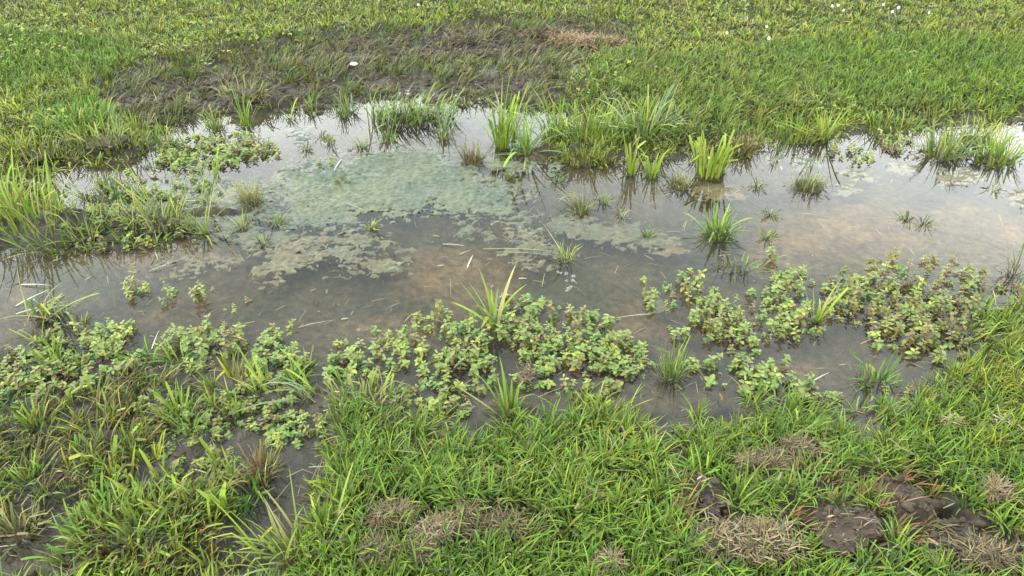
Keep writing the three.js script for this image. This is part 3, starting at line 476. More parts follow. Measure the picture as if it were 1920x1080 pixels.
// middle of the puddle
tussock(695, 428, 'tiny dark-footed sprout at the lower edge of the algae mat', { r: 0.011, n: 11, len: 0.075, w: 0.006, cols: [LIME, DK], lean: 0.5, own: 9, root: 0.9 });
tussock(1090, 395, 'fallen drowned tuft with tan stalks lying to the left', { r: 0.028, n: 80, len: 0.08, w: 0.0032, cols: [COL.olive, COL.brown, DK], brown: 0.3, lean: 0.5, root: 1.1 });
tussock(1130, 378, 'small spiky sprout right of the fallen drowned tuft', { r: 0.014, n: 14, len: 0.06, cols: [COL.olive, COL.fresh], lean: 0.6 });
tussock(1060, 486, 'small tuft with long floating stems at the puddle centre', { r: 0.018, n: 32, len: 0.085, w: 0.0036, cols: [COL.olive, COL.lime], lean: 0.55, brown: 0.25, own: 10 });
tussock(1348, 440, 'round green grass tussock in the right half of the puddle', { r: 0.04, n: 95, len: 0.12, w: 0.006, cols: [COL.fresh, LIME, DK], lean: 0.55, bend: 0.9, own: 24, root: 0.8 });
tussock(1438, 445, 'tiny sprout right of the round green tussock', { r: 0.014, n: 12, len: 0.06, cols: [COL.fresh, COL.lime], lean: 0.8, root: 0.4 });
tussock(1380, 500, 'low dark drowned weeds below the round green tussock', { r: 0.035, n: 30, len: 0.07, cols: [DK, COL.fresh, COL.dull], lean: 0.95, sx: 1.8, root: 0.5 });
tussock(1080, 384, 'bundle of tan stalks lying on the water beside the drowned tuft', { r: 0.03, n: 40, len: 0.12, w: 0.003, cols: [COL.tan, COL.brown], brown: 0.7, lean: 0.2, dir: 3.14, spread: 0.12, root: 0, s: 3, bend: 1.6 });
[[575, 280, 'dark three-leaved shoot in the far water below the single bright shoot'], [602, 258, 'tiny dark shoot in the far water, left of the grey-green sprout'], [640, 345, 'tiny upright shoot in the upper left of the large algae mat'], [832, 262, 'bent dark stem poking out below the sprawling clump'], [955, 335, 'short dark stem in the broken algae at the far edge'], [1048, 340, 'pair of dark stem ends in front of the cropped tussock'], [1165, 405, 'tiny dark shoot between the drowned tuft and the round green tussock'], [1420, 350, 'lone dark weed tip left of the mossy tussock'], [1700, 412, 'flattened dark twig in the middle of the right water'], [1735, 420, 'small floating weed right of the flattened twig'], [1862, 357, 'drowned dark weed near the right edge, below the tussocks'], [1445, 402, 'tiny floating two-leaved shoot above the tiny sprout'], [160, 372, 'dark-stemmed shoot in the left inlet'], [205, 350, 'short reed in the left inlet behind the weeds'], [520, 420, 'tiny weed at the left rim of the large algae mat'], [495, 455, 'small drowned weed right of the wet sprout'], [1215, 445, 'short pale reed tip on the small ragged algae patch']].forEach(([x, y, l], i) => tussock(x, y, l, { r: 0.009, n: 7, len: 0.055, w: 0.005, cols: i % 3 ? [DK, COL.fresh] : [DK, COL.lime], lean: 0.7, bend: 0.7, own: 7, root: 0.3, s: 50 + i, name: 'water_shoot', category: 'shoot', group: 'tiny drowned shoots poking from the puddle' }));
// left bank
tussock(60, 420, 'tall yellow-green grass on the left bank', { r: 0.10, n: 95, len: 0.21, w: 0.007, cols: [COL.lime, COL.fresh, YG], lean: 0.35, bend: 0.5, own: 40, sx: 1.3, root: 0, brown: 0.12 });
tussock(10, 400, 'tall grass cut by the left edge of the view', { r: 0.09, n: 80, len: 0.19, w: 0.007, cols: [COL.lime, COL.olive], lean: 0.4, own: 25, root: 0, brown: 0.2 });
tussock(160, 440, 'leaning blades at the tip of the left bank', { r: 0.05, n: 40, len: 0.15, w: 0.006, cols: [COL.lime, COL.fresh], lean: 0.75, own: 22, brown: 0.2, root: 0.5 });
tussock(240, 440, 'matted dark green weed on the mud spit', { r: 0.05, n: 120, len: 0.10, cols: [COL.olive, DK, COL.fresh], lean: 0.9, sx: 2, brown: 0.2, root: 1 });
tussock(385, 435, 'bowed blades dipping into the water at the spit end', { r: 0.02, n: 20, len: 0.17, w: 0.0065, cols: [COL.lime, COL.fresh], lean: 0.9, bend: 0.9, own: 14, root: 0.4 });
tussock(455, 425, 'upright wet sprout right of the bowed blades', { r: 0.015, n: 14, len: 0.12, cols: [COL.lime, DK], lean: 0.5, own: 9, root: 0.5 });
tussock(470, 378, 'dead brown tuft at the end of the sunken mud ridge', { r: 0.035, n: 120, len: 0.12, w: 0.003, cols: [COL.tan, COL.brown, COL.olive], brown: 0.6, lean: 0.45, root: 1.2 });
tussock(330, 395, 'long pale blades criss-crossing over the sunken ridge', { r: 0.08, n: 36, len: 0.22, w: 0.006, cols: [COL.lime, SILV, COL.lime], lean: 0.95, own: 26, root: 0, sx: 1.6, brown: 0.1 });
tussock(90, 590, 'sunken heap of pale limp blades in the shallows at the left', { r: 0.04, n: 32, len: 0.20, w: 0.006, cols: [COL.lime, SILV, COL.tan], lean: 0.8, bend: 1.1, dir: 0.4, spread: 1.6, own: 22, root: 0.6, sx: 1.3 });
tussock(215, 372, 'tangled dark weed in the left water, behind the sunken ridge', { r: 0.06, n: 130, len: 0.11, cols: [COL.olive, DK, COL.fresh], lean: 0.9, sx: 1.8, brown: 0.2, root: 0.5 });
tussock(300, 425, 'tangled weed and grass along the sunken mud ridge', { r: 0.06, n: 150, len: 0.12, cols: [COL.olive, DK, COL.lime], lean: 0.9, sx: 2.2, brown: 0.25, root: 0.5 });
tussock(395, 330, 'thin upright shoots behind the long pale blades', { r: 0.03, n: 16, len: 0.14, w: 0.005, cols: [COL.lime, LIME], lean: 0.3, own: 12, root: 0 });
tussock(110, 462, 'low wet weed at the foot of the left bank', { r: 0.06, n: 140, len: 0.10, cols: [DK, COL.fresh, COL.olive], lean: 0.9, sx: 2, brown: 0.15, root: 0.4 });
// near side
tussock(925, 610, 'broad-bladed pale green grass clump among the leafy bed', { r: 0.016, n: 15, len: 0.21, w: 0.014, fold: 0.4, cols: [COL.lime, LIME, [0.2, 0.26, 0.10]], lean: 0.7, bend: 0.6, own: 15, root: 0.4, cut: 0 });
tussock(950, 775, 'broad-bladed grass clump at the near water edge', { r: 0.02, n: 18, len: 0.16, w: 0.013, fold: 0.4, cols: [LIME, COL.lime, COL.fresh], lean: 0.4, bend: 0.4, own: 18, root: 0.4, cut: 0.1 });
tussock(1258, 705, 'spiky dark green rush tuft near the water edge', { r: 0.024, n: 90, len: 0.12, w: 0.0028, cols: [COL.fresh, LIME, COL.deep], lean: 0.4, bend: 0.15, own: 30, root: 0.6, fold: 0 });
tussock(1530, 605, 'single bright yellow-green shoot inside the right leaf bed', { r: 0.008, n: 8, len: 0.17, w: 0.008, cols: [YG, LIME], lean: 0.35, bend: 0.3, own: 8, root: 0.3 });
tussock(1640, 715, 'dark floating grass sprawl below the right leaf bed', { r: 0.025, n: 32, len: 0.11, w: 0.006, cols: [COL.fresh, COL.deep], lean: 0.95, bend: 0.7, own: 18, root: 0.7, sx: 1.5 });
tussock(1905, 520, 'thin dark weeds at the right edge of the puddle', { r: 0.03, n: 26, len: 0.15, w: 0.0035, cols: [DK, COL.brown, COL.fresh], lean: 0.6, own: 12, root: 0.5 });
tussock(490, 885, 'brown stubble tuft in the marshy corner', { r: 0.034, n: 120, len: 0.085, w: 0.003, cols: [COL.brown, COL.olive], brown: 0.6, lean: 0.3, cut: 0.5, root: 0.9, dryCol: [0.16, 0.10, 0.04] });
tussock(260, 1010, 'big lush green grass clump in the lower left corner', { r: 0.13, n: 420, len: 0.082, w: 0.0055, cols: [COL.fresh, COL.fresh, LIME], lean: 0.55, bend: 1.0, own: 40, sx: 1.25, root: 0 });
tussock(365, 965, 'lush green grass beside the big lower left clump', { r: 0.07, n: 150, len: 0.078, w: 0.0055, cols: [COL.fresh, COL.fresh, LIME], lean: 0.55, bend: 1.0, own: 25, root: 0 });
tussock(425, 960, 'single broad folded leaf blade right of the lower left grass', { r: 0.010, n: 8, len: 0.14, w: 0.020, fold: 0.4, cols: [LIME, COL.lime], lean: 0.45, bend: 0.3, own: 8, root: 0.2 });
tussock(340, 790, 'dark green grass tuft amid the creeping leaves at the left', { r: 0.04, n: 60, len: 0.11, w: 0.006, cols: [COL.fresh, COL.lime], own: 18, root: 0 });
tussock(500, 735, 'long bright blades sweeping over the left leaf patches', { r: 0.012, n: 6, len: 0.22, w: 0.009, cols: [LIME, COL.fresh], lean: 1.5, bend: 0.25, dir: 3.9, spread: 0.35, own: 12, root: 0 });
tussock(30, 1000, 'brown and green tuft at the lower left edge', { r: 0.05, n: 110, len: 0.09, w: 0.004, cols: [COL.olive, COL.brown], brown: 0.4, root: 0.4 });
tussock(580, 745, 'arching grey-green blades over the little channel', { r: 0.02, n: 16, len: 0.22, w: 0.006, cols: [SILV, COL.lime], lean: 0.7, bend: 1.4, dir: 3.3, spread: 0.9, own: 14, root: 0 });
tussock(560, 1040, 'trailing pale grass at the lower end of the channel', { r: 0.06, n: 60, len: 0.17, w: 0.006, cols: [COL.lime, COL.olive], lean: 0.85, own: 24, root: 0, sx: 1.4, brown: 0.15 });
tussock(690, 760, 'grass and brown sod at the left corner of the near lawn', { r: 0.07, n: 150, len: 0.085, w: 0.0045, cols: [COL.lime, COL.olive], brown: 0.3, sx: 1.4, root: 0.6, cut: 0.4 });
tussock(1700, 985, 'reddish brown dead grass tuft in the lower right mud hole', { r: 0.055, n: 240, len: 0.055, w: 0.003, cols: [COL.brown, [0.10, 0.055, 0.025], COL.olive], brown: 0.3, lean: 0.7, root: 0.8, dryCol: COL.tan });
tussock(1530, 915, 'brown thatchy grass above the dark mud mound', { r: 0.05, n: 150, len: 0.07, w: 0.0035, cols: [COL.brown, COL.olive], brown: 0.5, lean: 0.7, sx: 1.4, root: 0.5, dryCol: [0.2, 0.14, 0.06] });
// sprouts of the marshy corner, each countable
[[150, 790, 'leaning'], [210, 790, 'short'], [70, 800, 'double'], [250, 840, 'curled'], [175, 870, 'tall'], [55, 900, 'broad'], [130, 760, 'upright'], [300, 900, 'bent'], [410, 870, 'sharp'], [440, 780, 'stiff'], [100, 660, 'bright'], [75, 640, 'yellow'], [150, 610, 'thin'], [575, 690, 'slim'], [600, 930, 'spreading'], [210, 880, 'brown-footed']].forEach(([x, y, how], i) =>
  tussock(x, y, `${how} yellow-green grass sprout ${['left of the creeping leaves in the marshy corner', 'beside the wet mud of the lower left', 'near the left edge below the shallows', 'between the creeping leaf patches'][i % 4]}`, { r: 0.012, n: 8, len: 0.095, w: 0.0075, cols: [LIME, COL.lime, YG], lean: 0.42, bend: 0.3, own: 9, root: 0.2, cut: 0.3, s: i, name: 'grass_sprout', category: 'grass sprout', group: 'bright grass sprouts in the marshy corner' }));

// ---------------------------------------------------------------- creeping leafy water plants
const leafMats = [[1, 1, 1], [0.68, 0.82, 0.72], [1.2, 1.08, 0.9], [0.85, 0.66, 0.6]].map(c => leafMat(c, 0.07, 0.14, 0.75));
const stemMat = new THREE.MeshStandardMaterial({ vertexColors: true, roughness: 0.55 });
const LEAFC = [0.152, 0.215, 0.040];
const leafGeos = []; reseed(600);
for (let k = 0; k < 6; k++) { const B = new Buf(); ovate(B, new THREE.Matrix4(), 1, rr(0.60, 0.74), vary(LEAFC, 0.2), { fold: rr(0.15, 0.4), droop: rr(0.15, 0.8) }); leafGeos.push(B.geo()); }
function stem(B, h, r, bendX, bendZ) {
  const S = 4, rows = [];
  for (let k = 0; k <= S; k++) { const t = k / S, row = []; for (let j = 0; j < 5; j++) { const a = j * 1.2566, q = r * (1 - 0.4 * t); row.push(B.v(bendX * t * t + Math.cos(a) * q, -0.02 + (h + 0.02) * t, bendZ * t * t + Math.sin(a) * q, Math.cos(a), 0, Math.sin(a), [0.27, 0.085, 0.05])); } rows.push(row); }
  for (let k = 0; k < S; k++) for (let j = 0; j < 5; j++) { const a = rows[k][j], b = rows[k][(j + 1) % 5], c = rows[k + 1][j], d = rows[k + 1][(j + 1) % 5]; B.i.push(a, c, b, b, c, d); }
}
const sprigs = [], plainSprigs = [], q4 = new THREE.Quaternion();
for (let k = 0; k < 14; k++) {
  reseed(700 + k);
  const h = rr(0.04, 0.095), bx = 0.018 * gauss(), bz = 0.018 * gauss(), B = new Buf(); stem(B, h, 0.0021, bx, bz);
  const S = B.mesh(stemMat), pairs = Math.round(h / 0.0155) + 2, Fo = new Buf(), mat = leafMats[k % 4 === 3 ? 3 : k % 3];
  for (let i = 0; i < pairs; i++) {
    const t = i / (pairs - 1), y = 0.004 + (h - 0.004) * Math.pow(t, 0.85), turn = i * 1.57 + 0.35 * gauss();
    const size = (i === pairs - 1 ? 0.6 : i === pairs - 2 ? 0.9 : 1) * rr(0.018, 0.025), up = i === pairs - 1 ? rr(0.5, 0.9) : i === pairs - 2 ? rr(0.15, 0.5) : rr(-0.25, 0.3);
    for (const side of [0, Math.PI]) {
      const e = new THREE.Euler(0.2 * gauss(), -(turn + side + 0.15 * gauss()), up + 0.15 * gauss(), 'YZX');
      if (i >= pairs - 3) { const l = shadows(new THREE.Mesh(leafGeos[Math.floor(rnd() * 6)], mat)); l.position.set(bx * t * t, y, bz * t * t); l.rotation.copy(e); l.scale.setScalar(size); part(l, 'leaf', S); }
      else ovate(Fo, new THREE.Matrix4().compose(new THREE.Vector3(bx * t * t, y, bz * t * t), q4.setFromEuler(e), new THREE.Vector3(1, 1, 1).multiplyScalar(size)), 1, 0.64, vary(rnd() < 0.45 ? LEAFC : pick([[0.07, 0.105, 0.03], [0.09, 0.13, 0.035], [0.12, 0.075, 0.04]]), 0.16), { rows: 4, droop: rr(0.2, 0.8) });
    }
  }
  if (Fo.i.length) part(Fo.mesh(mat), 'foliage', S, true);
  sprigs.push(S);
  const T = new THREE.Mesh(S.geometry, stemMat), gs = S.children.map(c => { c.updateMatrix(); return c.geometry.clone().applyMatrix4(c.matrix); }); shadows(T); part(shadows(new THREE.Mesh(mergeGeometries(gs), mat)), 'foliage', T, true); plainSprigs.push(T);
}
function leafBed(label, spots, { size = 1, hs = 1, group = 'patches of creeping leafy water plants', name = 'creeping_plant', reddish = 0, s = 0 } = {}) {
  // spots: [cx, cy, rx, ry, n] ellipses in photograph pixels
  const all = []; reseed(Math.round(spots[0][0] * 131 + spots[0][1] * 17 + s));
  for (const [cx, cy, rx, ry, n] of spots) { const e = ell(cx, cy, rx, ry); for (let i = 0; i < n * (n > 6 ? 1.8 : 1); i++) { const a = rnd() * 6.283, q = (n > 6 ? 1.3 : 1.1) * Math.sqrt(rnd()); all.push([e.x + e.rx * q * Math.cos(a), e.z + e.rz * q * Math.sin(a), 1 - 0.35 * q]); } }
  const ox = all.reduce((t, p) => t + p[0], 0) / all.length, oz = all.reduce((t, p) => t + p[1], 0) / all.length, G = new THREE.Group(); G.position.set(ox, 0, oz);
  tag(G, name, label, 'water plant', all.length > 2 ? group : 'lone leafy sprigs in the water');
  all.sort((a, b) => b[1] - a[1]);
  all.forEach(([x, z, k], i) => {
    const o = (i < 46 ? sprigs : plainSprigs)[reddish && rnd() < reddish ? pick([3, 7, 11]) : Math.floor(rnd() * sprigs.length)].clone();
    o.name = 'sprig'; const sc = 0.66 * size * (rnd() < 0.28 ? rr(0.4, 0.75) : rr(0.75, 1.35)); o.scale.set(sc, sc * hs * k * rr(0.7, 1.2), sc); o.rotation.set(0.32 * gauss(), rnd() * 6.283, 0.32 * gauss());
    o.position.set(x - ox, Math.max(-0.004, height(x, z) - 0.002), z - oz); G.add(o);
  });
  return G;
}
leafBed('largest leafy bed, at the right in front of the lawn corner', [[1660, 575, 90, 42, 40], [1760, 590, 95, 50, 42], [1730, 520, 100, 32, 30], [1720, 640, 75, 30, 24], [1600, 560, 40, 30, 12]], { reddish: 0.35, hs: 1.15 });
leafBed('leafy clump left of the bright shoot in the right leaf beds', [[1500, 560, 38, 42, 18], [1490, 610, 30, 28, 14], [1480, 520, 25, 20, 6]], { hs: 1.2 });
leafBed('rounded leafy clump right of the puddle centre', [[1390, 590, 75, 42, 34], [1345, 610, 45, 35, 16]], { hs: 1.2 });
leafBed('narrow leafy clump at the left end of the right leaf beds', [[1303, 560, 18, 40, 9], [1320, 610, 28, 20, 6]], { hs: 1.3 });
leafBed('pale leafy sprigs on the algae left of the right leaf beds', [[1232, 550, 24, 34, 9]], { size: 0.85 });
leafBed('leafy clump below the spiky rush tuft side, near the right lawn edge', [[1395, 690, 85, 28, 28], [1450, 725, 60, 22, 12]], {});
leafBed('leafy clump in front of the broad-bladed grass at the centre', [[1000, 600, 60, 34, 22], [985, 640, 50, 28, 14]], { hs: 1.2 });
leafBed('leafy bed right of the broad-bladed grass, reaching the rush tuft', [[1095, 640, 90, 40, 40], [1140, 660, 50, 30, 14]], { hs: 1.1 });
leafBed('leafy bed above the middle of the near lawn', [[1080, 700, 85, 42, 40], [1030, 670, 40, 25, 10]], {});
leafBed('dense leafy clump left of the broad-bladed grass', [[830, 645, 75, 40, 42], [880, 665, 40, 25, 10]], { hs: 1.1 });
leafBed('leafy clump above the left part of the near lawn', [[860, 705, 55, 40, 24], [840, 755, 40, 25, 8]], {});
leafBed('loose leafy clump above the left lawn corner', [[690, 670, 60, 38, 26], [650, 690, 35, 25, 8]], {});
leafBed('leafy clump with a gap of dark water, left of the channel head', [[515, 650, 32, 28, 14], [525, 700, 45, 30, 22]], {});
leafBed('rounded bushy leafy clump at the lower left shore', [[385, 655, 55, 38, 40]], { hs: 1.25 });
leafBed('leafy patch at the left shore above the marshy corner', [[185, 645, 60, 32, 28], [200, 690, 60, 25, 22], [120, 640, 35, 22, 10]], {});
leafBed('leafy patch cut by the left edge', [[35, 700, 60, 32, 26], [20, 740, 50, 22, 14], [110, 725, 60, 22, 16]], {});
leafBed('low small-leaved patch in the middle of the marshy corner', [[330, 790, 70, 28, 28], [370, 840, 50, 40, 26], [290, 770, 40, 20, 10], [430, 755, 50, 20, 14], [400, 885, 40, 26, 14]], { size: 0.82, hs: 0.6 });
leafBed('low leafy patch beside the little channel', [[560, 810, 50, 30, 26], [500, 780, 45, 28, 18]], { size: 0.9, hs: 0.7 });
leafBed('small leafy patch beneath the bright long blades', [[250, 920, 40, 15, 8], [320, 935, 40, 15, 10]], { size: 0.85, hs: 0.7 });
leafBed('dense pale leafy patch in the upper left water', [[400, 284, 80, 24, 90], [470, 286, 50, 16, 24], [330, 296, 34, 16, 14]], { hs: 0.95, size: 1.05 });
leafBed('leafy weeds in the left water below the dense pale patch', [[290, 345, 80, 26, 28], [250, 385, 60, 24, 20], [340, 370, 60, 24, 16], [220, 450, 90, 18, 18], [330, 445, 50, 14, 8]], {});
leafBed('small leafy patch growing out of the near lawn at the right', [[1560, 855, 28, 30, 10], [1545, 830, 14, 14, 4]], { size: 0.85, hs: 0.9 });
leafBed('scattered leaves at the left lawn tip, beside the brown sod', [[790, 750, 50, 22, 9], [845, 770, 30, 14, 6]], { size: 0.9, hs: 0.6 });
leafBed('grey-green weed clump at the right shore', [[1690, 275, 32, 18, 14], [1600, 292, 30, 14, 10], [1555, 285, 20, 14, 6]], { size: 0.95, hs: 1.2, reddish: 0 });
leafBed('leafy sprig trio in the left shallows, leftmost', [[255, 548, 22, 20, 6]], { hs: 1.2 });
leafBed('leafy sprig pair right of the leftmost trio', [[330, 555, 14, 16, 4]], { hs: 1.2 });
leafBed('leafy sprig cluster third from the left in the shallows', [[380, 552, 22, 16, 5]], { hs: 1.2 });
leafBed('lone reddish leafy sprig at the head of the leaf beds', [[825, 585, 6, 6, 2]], { hs: 1.2, reddish: 1 });
leafBed('lone leafy sprig left of the largest leafy bed, in open water', [[1448, 490, 12, 10, 4]], { hs: 0.95 });
leafBed('lone leafy sprig behind the largest leafy bed', [[1575, 505, 10, 8, 3]], { reddish: 1 });
leafBed('lone leafy sprig below the narrow clump', [[1268, 625, 14, 8, 3]], {});
leafBed('two tiny sprigs right of the sprig cluster in the shallows', [[430, 575, 20, 14, 3], [468, 562, 6, 5, 1]], { size: 0.7 });
leafBed('floating weed sprigs left of the dead tuft, on the algae mat side', [[610, 305, 12, 12, 4], [635, 330, 10, 16, 3]], { size: 0.7, reddish: 0.3 });
leafBed('weed at the right edge among thin dark stems', [[1900, 545, 24, 18, 6]], { size: 0.9, reddish: 0.8 });
leafBed('last sprigs at the right lawn edge', [[1545, 750, 28, 14, 8], [1700, 740, 40, 14, 6]], { size: 0.8 });
leafBed('sprig on the muddy edge below the right leaf bed', [[1190, 690, 30, 18, 8]], { size: 0.85 });

// ---------------------------------------------------------------- thatch heaps and clods thrown up on the grass
function thatch(px, py, rx, rz, ry, label, { n = 320, cols = [[0.115, 0.085, 0.040], [0.062, 0.046, 0.022], [0.18, 0.140, 0.070]], core = [[0.022, 0.017, 0.010], [0.055, 0.039, 0.022]], L = 0.024 } = {}) {
  reseed(px * 31 + py * 17); const [x, z] = place(px, py, 0.01), h = height(x, z), G = new THREE.Group(); G.position.set(x, Math.max(h, 0) + (py < 200 ? 0.006 : 0.02), z);
  tag(G, 'thatch_heap', label, 'dead grass', 'heaps of dead grass and soil on the lawn');
  const lobes = [], nl = 4 + Math.round(rx * 40), parts = [];
  for (let i = 0; i < nl; i++) { const a = rnd() * 6.283, q = 0.75 * Math.sqrt(rnd()), k = rr(0.32, 0.6); lobes.push([rx * q * Math.cos(a), 0, rz * q * Math.sin(a), rx * k * rr(0.7, 1.2), ry * rr(0.3, 0.6), rz * k * rr(0.7, 1.3)]); }
  lobes.forEach((l, i) => { const g = lump(l[3], l[4], l[5], px * 0.21 + i * 3.7, core, 4, 0.7, 3.0); g.translate(l[0], l[1], l[2]); parts.push(g); });
  part(shadows(new THREE.Mesh(mergeGeometries(parts), clodMat)), 'soil_clod', G);
  const B = new Buf();
  n = Math.round(n * 2 * clamp(rx / 0.04, 0.3, 1)); for (let i = 0; i < n; i++) { const a = rnd() * 6.283, loose = rnd() < 0.45, e = loose ? 1.45 : Math.acos(rr(-0.1, 1)), k = loose ? 0.8 + 1.3 * Math.abs(gauss()) : rr(0.85, 1.2); const l = pick(lobes), p = [l[0] + l[3] * k * Math.sin(e) * Math.cos(a), l[4] * k * 1.1 * Math.cos(e) + 0.002, l[2] + l[5] * k * Math.sin(e) * Math.sin(a)]; blade(B, p, rnd() * 6.283, (loose ? 1.3 : 1) * L * (rx > 0.055 && rz > 0.029 && py < 200 ? 1.9 : 1) * rr(0.4, 1.3), rr(0.001, 0.0028), rr(1.0, 1.9), rr(-0.9, 0.9), vary(pick(cols), 0.25), { segs: 3, cut: 0.5, twist: gauss() }); }
  part(B.mesh(dryMat), 'straw', G, true); return G;
}
thatch(715, 975, 0.028, 0.024, 0.02, 'tan thatch lump at the left end of the near heaps');
thatch(758, 970, 0.036, 0.014, 0.022, 'curled brown sod strip beside the leftmost thatch lump');
thatch(815, 998, 0.036, 0.018, 0.014, 'pale straw scrap between the two larger near heaps', { cols: [[0.22, 0.17, 0.095], [0.15, 0.11, 0.06]] });
thatch(915, 992, 0.075, 0.03, 0.026, 'longest dark brown soil and straw heap on the near lawn', { n: 500 });
thatch(870, 970, 0.018, 0.014, 0.016, 'small tan tuft above the longest near heap');
thatch(710, 1035, 0.03, 0.028, 0.022, 'reddish brown clod at the bottom of the near lawn, left');
thatch(800, 1035, 0.024, 0.02, 0.014, 'small brown clod right of the reddish brown clod');
thatch(1135, 1065, 0.024, 0.018, 0.022, 'pale thatch tuft at the bottom edge of the view', { cols: [[0.25, 0.19, 0.11], [0.16, 0.11, 0.06]] });
thatch(1392, 1015, 0.075, 0.038, 0.026, 'wide tan straw heap left of the dark mud mound', { n: 700, cols: [[0.16, 0.122, 0.06], [0.09, 0.065, 0.03], [0.22, 0.175, 0.09]] });
thatch(1565, 1005, 0.08, 0.045, 0.03, 'dark wet mud mound in the lower right', { n: 45, cols: [[0.12, 0.08, 0.045], [0.2, 0.14, 0.08]], core: [[0.028, 0.020, 0.015], [0.060, 0.041, 0.028]] });
thatch(1500, 848, 0.036, 0.026, 0.028, 'upright soil clod with roots on the right lawn', { n: 220, core: [[0.05, 0.037, 0.024], [0.10, 0.074, 0.048]] });
thatch(1430, 872, 0.05, 0.018, 0.018, 'slanting soil ridge left of the upright clod', { core: [[0.05, 0.034, 0.022], [0.09, 0.064, 0.04]] });
thatch(1322, 950, 0.03, 0.035, 0.022, 'dark purple-brown mud clod left on the right lawn', { n: 25, core: [[0.03, 0.021, 0.018], [0.06, 0.043, 0.036]] });
thatch(1862, 925, 0.022, 0.018, 0.016, 'pinkish dry scrap near the right edge of the lawn', { cols: [[0.22, 0.155, 0.10], [0.15, 0.10, 0.06]] });
thatch(1845, 1040, 0.06, 0.03, 0.018, 'flat brown mud patch with straw in the bottom right corner', { n: 300 });
thatch(1770, 795, 0.02, 0.014, 0.012, 'pale dry scrap on the lawn below the right leaf bed', { n: 90, cols: [[0.34, 0.27, 0.17], [0.25, 0.19, 0.1]] });
thatch(1880, 795, 0.014, 0.014, 0.012, 'curled pale dead leaf scrap at the right edge', { n: 60, cols: [[0.38, 0.3, 0.2]] });
thatch(1123, 937, 0.011, 0.010, 0.010, 'tiny tan clod in the middle of the near lawn', { n: 50 });
thatch(985, 705, 0.024, 0.026, 0.024, 'brown soil clod by the broad-bladed grass at the water edge', { n: 60, core: [[0.08, 0.058, 0.04], [0.14, 0.10, 0.07]] });
thatch(1025, 66, 0.09, 0.05, 0.05, 'red-brown thatch heap on the far bank, leftmost of the far three', { n: 420 });
thatch(1062, 74, 0.06, 0.03, 0.03, 'small tan thatch heap, middle of the far three', { n: 300, cols: [[0.3, 0.2, 0.1], [0.22, 0.15, 0.08]] });
thatch(1122, 80, 0.12, 0.05, 0.045, 'long straw-covered heap, rightmost of the far three', { n: 600, cols: [[0.27, 0.2, 0.11], [0.2, 0.13, 0.07]] });
thatch(872, 68, 0.07, 0.05, 0.045, 'dark sod clod on the far bank left of the thatch heaps', { n: 160, core: [[0.035, 0.028, 0.02], [0.07, 0.055, 0.035]], cols: [[0.12, 0.11, 0.05], [0.1, 0.07, 0.04]] });

{ // crumbs of soil over the bare ground
  reseed(1234); const cg = [1, 2, 3].map(k => lump(0.006, 0.0045, 0.006, k * 5.1, [[0.026, 0.020, 0.013], [0.070, 0.051, 0.031]], 1, 0.5, 1.5)), sets = [[], [], []];
  for (let i = 0; i < 60000 && sets[0].length < 2200; i++) {
    const z = -rr(0.85, 4.7), x = rr(-1, 1) * (0.8 + 0.7 * -z), b = bare(x, z), st = sd(STRIP1, x, z) > 0 ? 0.8 : sd(STRIP2, x, z) > 0 ? 0.5 : sd(MARSH, x, z) > 0 ? 0.12 : 0; if (rnd() > Math.max(b, st)) continue;
    sets[Math.floor(rnd() * 3)].push([x, height(x, z), z, (z < -3 ? 1.8 : 1) * Math.exp(0.55 * gauss())]);
  }
  const G = new THREE.Group(); kind(G, 'soil_crumb', 'crumbs of dark soil scattered over the bare trodden ground', 'stuff', 'soil');
  sets.forEach((L, k) => { const I = new THREE.InstancedMesh(cg[k], clodMat, L.length); L.forEach((c, i) => I.setMatrixAt(i, new THREE.Matrix4().compose(new THREE.Vector3(c[0], c[1], c[2]), new THREE.Quaternion().setFromEuler(new THREE.Euler(rnd() * 6, rnd() * 6, 0)), new THREE.Vector3(1, 1, 1).multiplyScalar(c[3] * 0.9)))); part(shadows(I), 'crumb', G, true); });
}
// ---------------------------------------------------------------- small things
{ // white clover heads in the far lawn
  const B = new Buf(), S = new Buf(); reseed(900);
  for (let i = 0; i < 46; i++) { const e = Math.acos(1 - 1.7 * (i + 0.5) / 46), a = i * 2.39996; const p = [0.004 * Math.sin(e) * Math.cos(a), 0.004 * Math.cos(e), 0.004 * Math.sin(e) * Math.sin(a)]; blade(B, p, a, 0.008, 0.0026, e, 0.3, vary([0.78, 0.76, 0.7], 0.06), { segs: 3 }); }
  stem(S, 0.085, 0.0009, 0.006, 0.003); for (let i = 0; i < S.c.length; i += 3) { S.c[i] = 0.1; S.c[i + 1] = 0.16; S.c[i + 2] = 0.04; }
  const proto = new THREE.Group(), hd = part(B.mesh(grassMat), 'flower_head', proto); hd.position.set(0.006, 0.086, 0.003); part(S.mesh(stemMat), 'stem', proto);
  [[1562, 10, 'left one of the close pair at the top right'], [1571, 8, 'right one of the close pair at the top right'], [1582, 16, 'just below the close pair at the top right'], [1672, 20, 'left one of the two furthest right pairs'], [1686, 17, 'right one of the two furthest right pairs'], [1437, 45, 'alone between the close pair and the lowest head'], [1365, 57, 'lowest and leftmost of the right lawn heads'], [1742, 19, 'furthest right at the top edge'], [782, 5, 'alone at the top edge, left of the thatch heaps'], [1655, 8, 'small, at the very top right'], [1440, 70, 'tiny, below the lone head on the right lawn']].forEach(([px, py, where]) => {
    const o = proto.clone(), [x, z] = place(px, py, 0.075); o.position.set(x, height(x, z), z); o.rotation.y = rnd() * 6.28; o.scale.setScalar(rr(0.7, 0.95)); tag(o, 'clover_flower', `white clover flower head ${where}`, 'flower', 'white clover flowers in the far lawn');
  });
}
